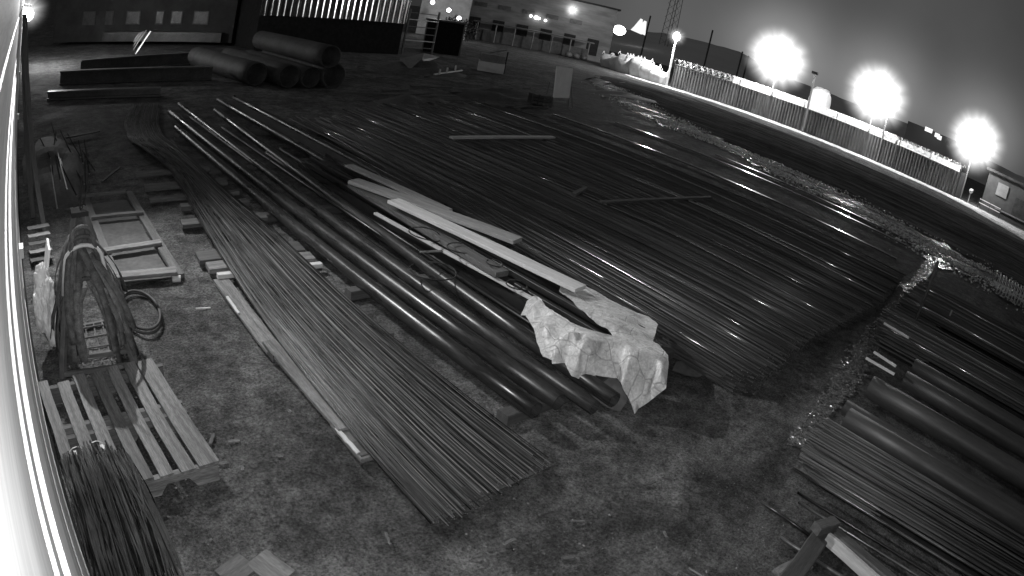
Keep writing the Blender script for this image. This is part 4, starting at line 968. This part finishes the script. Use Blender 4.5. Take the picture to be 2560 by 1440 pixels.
def bag(c, w, d, h, label, seed):
    e = empty('bulk_bag', c, label, 'bulk bag', 'white bulk bags by the fence')
    n, m = 20, 8; mb = MB(); vs = []
    for j in range(m + 1):
        t = j / m; k = .86 + .22 * math.sin(min(1, t * 1.1) * math.pi * .8) - (.25 * max(0, t - .75) / .25)
        for i in range(n):
            a = 2 * math.pi * i / n; ca, sa = math.cos(a), math.sin(a); q = (abs(ca) ** 5 + abs(sa) ** 5) ** (-.2)
            r = q * k * (1 + .08 * noise.noise(Vector((ca * 2 + seed, sa * 2, t * 3))))
            vs.append(Vector(c) + Vector((ca * r * w / 2, sa * r * d / 2, t * h * (1 + .05 * noise.noise(Vector((ca + seed, sa, 0)))))))
    fs = [(j*n+i, j*n+(i+1) % n, (j+1)*n+(i+1) % n, (j+1)*n+i) for j in range(m) for i in range(n)] + [tuple(range(m*n, m*n+n))]
    mb.add(vs, fs); mb.build('sack', M_bag, e, smooth=True)
    for s in (-1, 1):
        for q in (-1, 1):
            mb = MB(); o = Vector(c) + Vector((s * w * .36, q * d * .36, h * .95))
            mb.tube([o + Vector((.18 * math.cos(a), .05 * math.sin(a * 2), .3 * math.sin(a))) for a in [i * math.pi / 8 for i in range(9)]], .03, 5); mb.build('lifting_loop', M_bag, e)
for (c, w, h, lab) in (((50.6, 39.2, 0), 1.7, 1.3, 'greyish bulk bag at the far left of the bag row'), ((49.6, 37.4, 0), 1.6, 1.35, 'second bulk bag from the left of the row'), ((48.8, 36.0, 0), 1.7, 1.75, 'tall bulk bag standing in the middle of the row'), ((48.6, 34.3, 0), 1.7, 1.8, 'tall bright bulk bag right of the row middle'),
                       ((48.3, 33.0, 0), 1.5, 1.5, 'bright bulk bag second from the fence'), ((48.2, 31.95, 0), 1.4, 1.15, 'low bright bulk bag next to the fence end')):
    bag(c, w, w, h, lab, c[1])
mb = MB(); vs, fs = icos(1.0, 3)
mb.add([Vector((54.6 + max(-.8, min(.8, v.x * 1.2)), 19.2 + max(-.85, min(.85, v.y * 1.2)), 2.3 + 1.9 * max(-1, min(1, v.z * 1.15)))) for v in vs], fs)
tag(mb.build('storage_tank', M_bag, smooth=True), 'rounded white tank rising behind the middle of the fence', 'tank')
def cam_pole(b, h, label, head=True):
    e = empty('camera_pole', b, label, 'pole'); mb = MB(); mb.beam(b, (b[0], b[1], h), .13, .13); mb.build('pole', M_grey, e)
    if head:
        mb = MB(); mb.box((b[0] - .1, b[1], h), (.3, .5, .22)); mb.build('camera_head', M_black, e)
cam_pole((50.3, 18.6, 0), 5.1, 'slim dark pole with a camera head by the white tank')
cam_pole((51.2, 11.9, 0), 6.0, 'slim pole beside the middle floodlight', False)
def street_lamp(b, h, label):
    e = empty('lamp_post', b, label, 'lamp post'); mb = MB(); mb.tube([b, (b[0], b[1], h)], .09, 8); mb.build('post', M_white, e)
    mb = MB(); vs, fs = icos(.33, 2); mb.add([Vector((v.x, v.y, v.z * 1.3)) + Vector((b[0], b[1], h)) for v in vs], fs); mb.build('lamp_head', M_lamp_small, e, smooth=True)
    vs, fs = icos(1.0, 3); mb = MB(); mb.add(vs, fs); o = mb.build('glare_glow', M_glow2, origin=Vector((0, 0, 0)), smooth=True); o.parent = e; o.location = (0, 0, h); o.scale = (1.1, 1.1, 1.1)
M_glow2 = glow('faint_lamp_glare', 2.0, 3.0)
street_lamp((48.0, 30.9, 0), 4.6, 'lit lamp post at the left end of the fence')
lamp_light('lamp_post_beam', (47.4, 31.2, 4.4), 2600, .2)
# far building with a lamp on it
def far_building():
    a, b = Vector((44.5, 54.5, 0)), Vector((55.6, 43.6, 0)); d = (b - a).normalized(); nn = Vector((-d.y, d.x, 0)) * -1
    if nn.dot(-a) < 0: nn = -nn
    e = empty('long_building', (50, 49, 0), 'long dark building with a star-bright wall lamp in the distance', 'building')
    A = Matrix((d, -nn, Vector((0, 0, 1)))).transposed()
    mb = MB(); c = (a + b) / 2 - nn * 6; mb.box(c + Vector((0, 0, 3.1)), ((b-a).length, 12, 6.2), A); mb.build('wall', pbr('far_wall', .10, .17, 1.0, .9, stretch=(.4, .4, 2)), e)
    mb = MB(); mb.box(c + Vector((0, 0, 6.3)), ((b-a).length + .6, 12.6, .2), A); mb.build('roof', M_black, e)
    for k in range(6):
        mb = MB(); o = a.lerp(b, .08 + k * .16) + nn * .03; mb.box(o + Vector((0, 0, 1.5)), (1.2, .08, 1.8), A); mb.build('door', M_black, e)
    for k in range(5):
        mb = MB(); o = a.lerp(b, .10 + k * .16) + nn * .03; mb.box(o + Vector((0, 0, 3.9)), (1.3, .08, .5), A); mb.build('window', M_dark, e)
    for t in (.44, .475, .495, .54):
        mb = MB(); o = a.lerp(b, t) + nn * .2; vs, fs = icos(.13 + .06 * (t == .475), 2); mb.add([v + o + Vector((0, 0, 3.55 - (t - .44) * 2)) for v in vs], fs); mb.build('small_light', M_lamp_small, e)
    o = a.lerp(b, .70) + nn * .5 + Vector((0, 0, 5.1)); mb = MB(); vs, fs = icos(.22, 2); mb.add([v + o for v in vs], fs); mb.build('wall_lamp', M_lamp, e)
    vs, fs = icos(1.0, 3); mb = MB(); mb.add(vs, fs); g = mb.build('glare_glow', M_glow2, origin=Vector((0, 0, 0)), smooth=True); g.parent = e; g.location = o - Vector((50, 49, 0)); g.scale = (1.1, 1.1, 1.1)
    # lean-to with posts in front
    e2 = empty('market_shelter', (46, 47, 0), 'row of low dark shelters with posts before the long building', 'shelter')
    for k in range(7):
        o = a.lerp(b, .12 + k * .12) + nn * 3.2
        mb = MB(); mb.beam(o, o + Vector((0, 0, 1.9)), .1, .1); mb.build('post', M_grey, e2)
    mb = MB(); o = a.lerp(b, .48) + nn * 2.4; mb.box(o + Vector((0, 0, 2.0)), ((b-a).length * .78, 1.9, .12), A); mb.build('canopy', M_plate, e2)
    mb = MB(); o = a.lerp(b, .48) + nn * 1.9; mb.box(o + Vector((0, 0, .6)), ((b-a).length * .74, .5, 1.2), A); mb.build('counter', M_dark, e2)
    for k in range(3):
        o = a.lerp(b, .72 + k * .05) + nn * 3.6; mb = MB(); vs, fs = icos(.35, 2); mb.add([Vector((v.x, v.y, v.z * .8)) + o + Vector((0, 0, .3)) for v in vs], fs)
        tag(mb.build('sack', M_grey, smooth=True), 'pale round sack in a row before the dark shelters', 'sack', 'sacks before the shelters')
far_building()
lamp_light('building_lamp_beam', (51.6, 44.5, 5.2), 110, .15)
# lights at the building corner, pale lit towers, lattice mast, thin poles
def dirp(az, el, d): return Vector((d * math.sin(R(az)), d * math.cos(R(az)), CAM_H + d * math.tan(R(el))))
mb = MB(); vs, fs = icos(.75, 2); p = dirp(52.35, .95, 75); mb.add([Vector((v.x, v.y, v.z * .8)) + p for v in vs], fs); tag(mb.build('corner_light', M_lamp_small), 'bright blob of light at the corner of the long building', 'lamp')
e = empty('lit_tower', dirp(54.05, 0, 190) * 1.0, 'pair of pale pointed towers on the skyline, glowing to look floodlit', 'tower')
for az, top, w in ((53.9, 2.45, 1.1), (54.25, 2.35, 1.1)):
    b, t = dirp(az - .12, 1.15, 190), dirp(az + .12, top, 190); mb = MB(); mb.tube([b, b.lerp(t, .3), t], [1.7, 1.2, .35], 8); mb.build('spire', emit('glowing_stone', .8, 1.3), e)  # floodlight on the stone is put in as emission
e = empty('lattice_mast', dirp(56.4, -.5, 190), 'tall lattice radio mast on the hill', 'mast')
base = dirp(56.5, 1.5, 190); topm = base + Vector((1.5, 0, 26))
for sx, sy in ((-1, -1), (1, -1), (1, 1), (-1, 1)):
    mb = MB(); mb.beam(base + Vector((sx * 1.5, sy * 1.5, -3)), topm + Vector((sx * .9, sy * .9, 0)), .13, .13); mb.build('corner_leg', M_grey, e)
mb = MB()
for k in range(13):
    z0, z1 = -3 + k * 2.2, -3 + (k + 1) * 2.2; w = 1.5 - k * .045
    for s in (1, -1):
        mb.beam(base + Vector((-w * s, -w, z0)), base + Vector((w * s, -w, z1)), .065, .065); mb.beam(base + Vector((-w, -w * s, z0)), base + Vector((-w, w * s, z1)), .065, .065)
mb.build('lattice_bracing', M_grey, e)
for az, e0, e1, d, lab in ((54.55, 1.2, 2.95, 120, 'thin dark pole beside the pale lit towers'), (60.0, .2, 3.2, 110, 'thin faint pole right of the lit lamp post'), (62.9, .8, 2.1, 110, 'short frame post on the hill, left of two'), (63.5, .7, 1.9, 110, 'short frame post on the hill, right of two')):
    b, t = dirp(az, e0, d), dirp(az + .15, e1, d); b.z = 0; mb = MB(); mb.beam(b, t, .22, .22); tag(mb.build('thin_pole', M_dark), lab, 'pole')
# distant lit windows and blocks on the right
e = empty('far_block', dirp(81.5, -2, 130), 'faint far block with lit windows right of the middle floodlight', 'building')
mb = MB(); c = dirp(82, 0, 132); mb.box((c.x, c.y, 3.0), (4, 14, 6.0)); mb.build('wall', M_hill, e)
for az, el, w in ((80.7, 1.3, .8), (81.05, 1.3, .8), (81.75, 1.15, 1.0), (82.0, 1.05, .9), (82.9, .9, .9)):
    p = dirp(az, el, 126); mb = MB(); mb.box(p, (.2, w, .8)); mb.build('window', M_lit if az < 82.5 else M_card, e)
def right_building():
    e = empty('low_building', (53, -4, 0), 'low dark building with a square sign beyond the fence end', 'building')
    mb = MB(); mb.box((58.0, -6.5, 1.55), (9, 18, 3.1)); mb.build('wall', pbr('dim_wall', .08, .13, 1.0, .9), e)
    mb = MB(); mb.box((58.0, -6.5, 3.2), (9.6, 18.6, .2)); mb.build('roof', M_dark, e)
    mb = MB(); mb.box((53.46, 1.0, 2.05), (.06, 1.0, 1.0)); mb.build('sign_panel', M_card, e)
    mb = MB(); mb.box((53.47, -2.4, 1.3), (.04, 4.2, 1.5)); mb.build('shutter', M_dark, e)
    mb = MB(); mb.box((53.44, -1.6, .55), (.08, 5.6, .1)); mb.build('ledge', M_card, e)
    mb = MB(); mb.box((53.44, -5.3, 1.4), (.08, .12, 1.1)); mb.build('pipe', M_card, e)
right_building()
e = empty('railing', (51.6, 1.6, 0), 'small bright railing with a post on the lit ground by the fence end', 'railing')
for z in (.45, .75):
    mb = MB(); mb.beam((52.2, 2.6, z), (51.4, .6, z), .05, .06); mb.build('rail', M_white, e)
for y in (2.6, 1.6, .6):
    mb = MB(); x = 51.4 + (y - .6) * .4; mb.beam((x, y, 0), (x, y, .85), .06, .06); mb.build('post', M_dark, e)
mb = MB(); vs, fs = icos(.2, 2); mb.tube([(52.1, 3.5, 0), (52.1, 3.5, .9)], .05, 6); mb.add([v + Vector((52.1, 3.5, 1.0)) for v in vs], fs); tag(mb.build('bollard', M_white), 'small round-topped bollard at the fence end', 'bollard')
# pale shed with lights between kiosk and long building, with a bush before it
e = empty('pale_shed', dirp(37.5, -2, 62), 'pale shed with lit lamps behind the dark kiosk', 'shed')
c = dirp(37.6, 0, 64); mb = MB(); mb.box((c.x, c.y, 2.2), (4.6, 3, 4.4), Matrix.Rotation(R(-38), 3, 'Z')); mb.build('wall', pbr('shed_wall', .22, .34, 1.0, .9), e)
for az, el in ((37.9, -.15), (38.9, -.75), (36.4, .35)):
    p = dirp(az, el, 60.5); mb = MB(); vs, fs = icos(.2, 2); mb.add([v + p for v in vs], fs); mb.build('lamp', M_lamp_small, e)
lamp_light('shed_lamp_beam', dirp(37.0, 1.5, 58), 200, .2)
def bush(c, r, h, label, seed):
    e = empty('bush', c, label, 'bush'); rnd = random.Random(seed); mb = MB()
    for k in range(900):
        v = Vector((rnd.gauss(0, 1), rnd.gauss(0, 1), rnd.gauss(0, 1))).normalized() * rnd.random() ** .4
        p = Vector(c) + Vector((v.x * r * 2.0, v.y * r, h * .55 + v.z * h * .5)); s = .12 * rnd.uniform(.6, 1.5)
        a = Vector((rnd.gauss(0, 1), rnd.gauss(0, 1), rnd.gauss(0, 1))).normalized() * s; b = Vector((rnd.gauss(0, 1), rnd.gauss(0, 1), rnd.gauss(0, 1))).normalized() * s
        mb.add([p - a, p + b * .5, p + a, p - b * .5], [(0, 1, 2, 3)])
    mb.build('foliage', M_leaf, e); mb = MB(); mb.tube([c, Vector(c) + Vector((.1, 0, h * .6))], .08, 6); mb.build('stem', M_black, e)
cb = dirp(38.9, 0, 52); bush((cb.x, cb.y, 0), 1.1, 2.3, 'dark ragged bush between the kiosk and the long building', 5)
# canopy and lamp far along the wall
e = empty('wall_canopy', (-.3, 27, 0), 'white canopy over a lit lamp far along the wall', 'canopy')
mb = MB(); mb.beam((-1.6, 27.2, 2.75), (.25, 27.2, 2.45), 1.4, .08); mb.build('canopy_panel', M_white, e)
mb = MB(); vs, fs = icos(.28, 2); mb.add([v + Vector((.12, 27.0, 2.1)) for v in vs], fs); mb.build('lamp', M_lamp_small, e)
vs, fs = icos(1.0, 3); mb = MB(); mb.add(vs, fs); g = mb.build('glare_glow', M_glow2, origin=Vector((0, 0, 0)), smooth=True); g.parent = e; g.location = (.42, 0, 2.3); g.scale = (1.1, 1.1, 1.1)
lamp_light('canopy_lamp_beam', (.9, 26.6, 2.6), 650, .15)

# ------------------------------------------------------------------ light
def spot(name, loc, at, power, ang, blend, size):
    l = bpy.data.lights.new(name, 'SPOT'); l.energy = power; l.spot_size = R(ang); l.spot_blend = blend; l.shadow_soft_size = size
    o = bpy.data.objects.new(name, l); COL.objects.link(o); o.location = loc
    o.rotation_euler = (Vector(at) - Vector(loc)).to_track_quat('-Z', 'Y').to_euler(); return o
spot('camera_infrared', (.03, -.05, CAM_H + .05), (5.0, 5.4, 0), 640, 125, 1.0, .03)
spot('yard_wall_lamp', (.35, 9.5, 5.2), (1.4, 3.2, 0), 2500, 80, .8, .06)

w = bpy.data.worlds.new('World'); sc.world = w; w.use_nodes = True; nt = NT(w)
bg = nt.n['Background']; sky = nt.new('ShaderNodeTexSky', sky_type='NISHITA', sun_disc=False)
sky.sun_elevation = R(-3); sky.sun_rotation = R(75)
bw = nt.new('ShaderNodeRGBToBW'); nt.link(sky.outputs['Color'], bw.inputs['Color'])
sk = nt.new('ShaderNodeMath', operation='MULTIPLY'); nt.link(bw.outputs[0], sk.inputs[0]); sk.inputs[1].default_value = .05
tc = nt.new('ShaderNodeTexCoord'); acc = sk.outputs[0]
def addn(a, b):
    n = nt.new('ShaderNodeMath', operation='ADD'); nt.link(a, n.inputs[0])
    if isinstance(b, float): n.inputs[1].default_value = b
    else: nt.link(b, n.inputs[1])
    return n.outputs[0]
acc = addn(acc, .026)
sx = nt.new('ShaderNodeSeparateXYZ'); nt.link(tc.outputs['Generated'], sx.inputs[0])
up = nt.new('ShaderNodeMapRange'); up.inputs['From Min'].default_value = .45; up.inputs['From Max'].default_value = .9; up.inputs['To Max'].default_value = .07  # brighter unseen sky overhead, added to lift the dark tones
nt.link(sx.outputs['Z'], up.inputs['Value']); acc = addn(acc, up.outputs['Result'])
for az, el, pw, k in ((66.4, 3, 460, .27), (75.6, 3, 460, .27), (85.4, 2.5, 460, .24), (70, 0, 16, .055), (54, 2, 120, .03)):  # halos of the lamps painted into the sky colour
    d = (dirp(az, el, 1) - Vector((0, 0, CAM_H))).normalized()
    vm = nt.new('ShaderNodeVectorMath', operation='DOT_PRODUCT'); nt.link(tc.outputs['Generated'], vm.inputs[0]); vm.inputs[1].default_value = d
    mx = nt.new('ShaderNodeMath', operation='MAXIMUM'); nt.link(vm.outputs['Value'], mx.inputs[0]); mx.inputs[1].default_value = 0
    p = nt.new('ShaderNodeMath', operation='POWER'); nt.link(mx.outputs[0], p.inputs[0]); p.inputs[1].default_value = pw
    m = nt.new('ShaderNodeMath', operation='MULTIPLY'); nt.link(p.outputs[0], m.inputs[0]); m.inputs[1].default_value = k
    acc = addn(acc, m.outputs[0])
cn = nt.new('ShaderNodeTexNoise'); cn.inputs['Scale'].default_value = 2.6; cn.inputs['Detail'].default_value = 5; nt.link(tc.outputs['Generated'], cn.inputs['Vector'])
cm = nt.new('ShaderNodeMapRange'); cm.inputs['From Min'].default_value = .3; cm.inputs['From Max'].default_value = .7; cm.inputs['To Min'].default_value = .8; cm.inputs['To Max'].default_value = 1.2
nt.link(cn.outputs['Fac'], cm.inputs['Value']); cmul = nt.new('ShaderNodeMath', operation='MULTIPLY'); nt.link(acc, cmul.inputs[0]); nt.link(cm.outputs['Result'], cmul.inputs[1]); acc = cmul.outputs[0]
nt.link(acc, bg.inputs['Color']); bg.inputs['Strength'].default_value = 1.0
for o in bpy.data.objects:
    if '_w' in o: del o['_w']
sc.cycles.use_denoising = True
sc.cycles.max_bounces = 5
sc.cycles.sample_clamp_indirect = 4
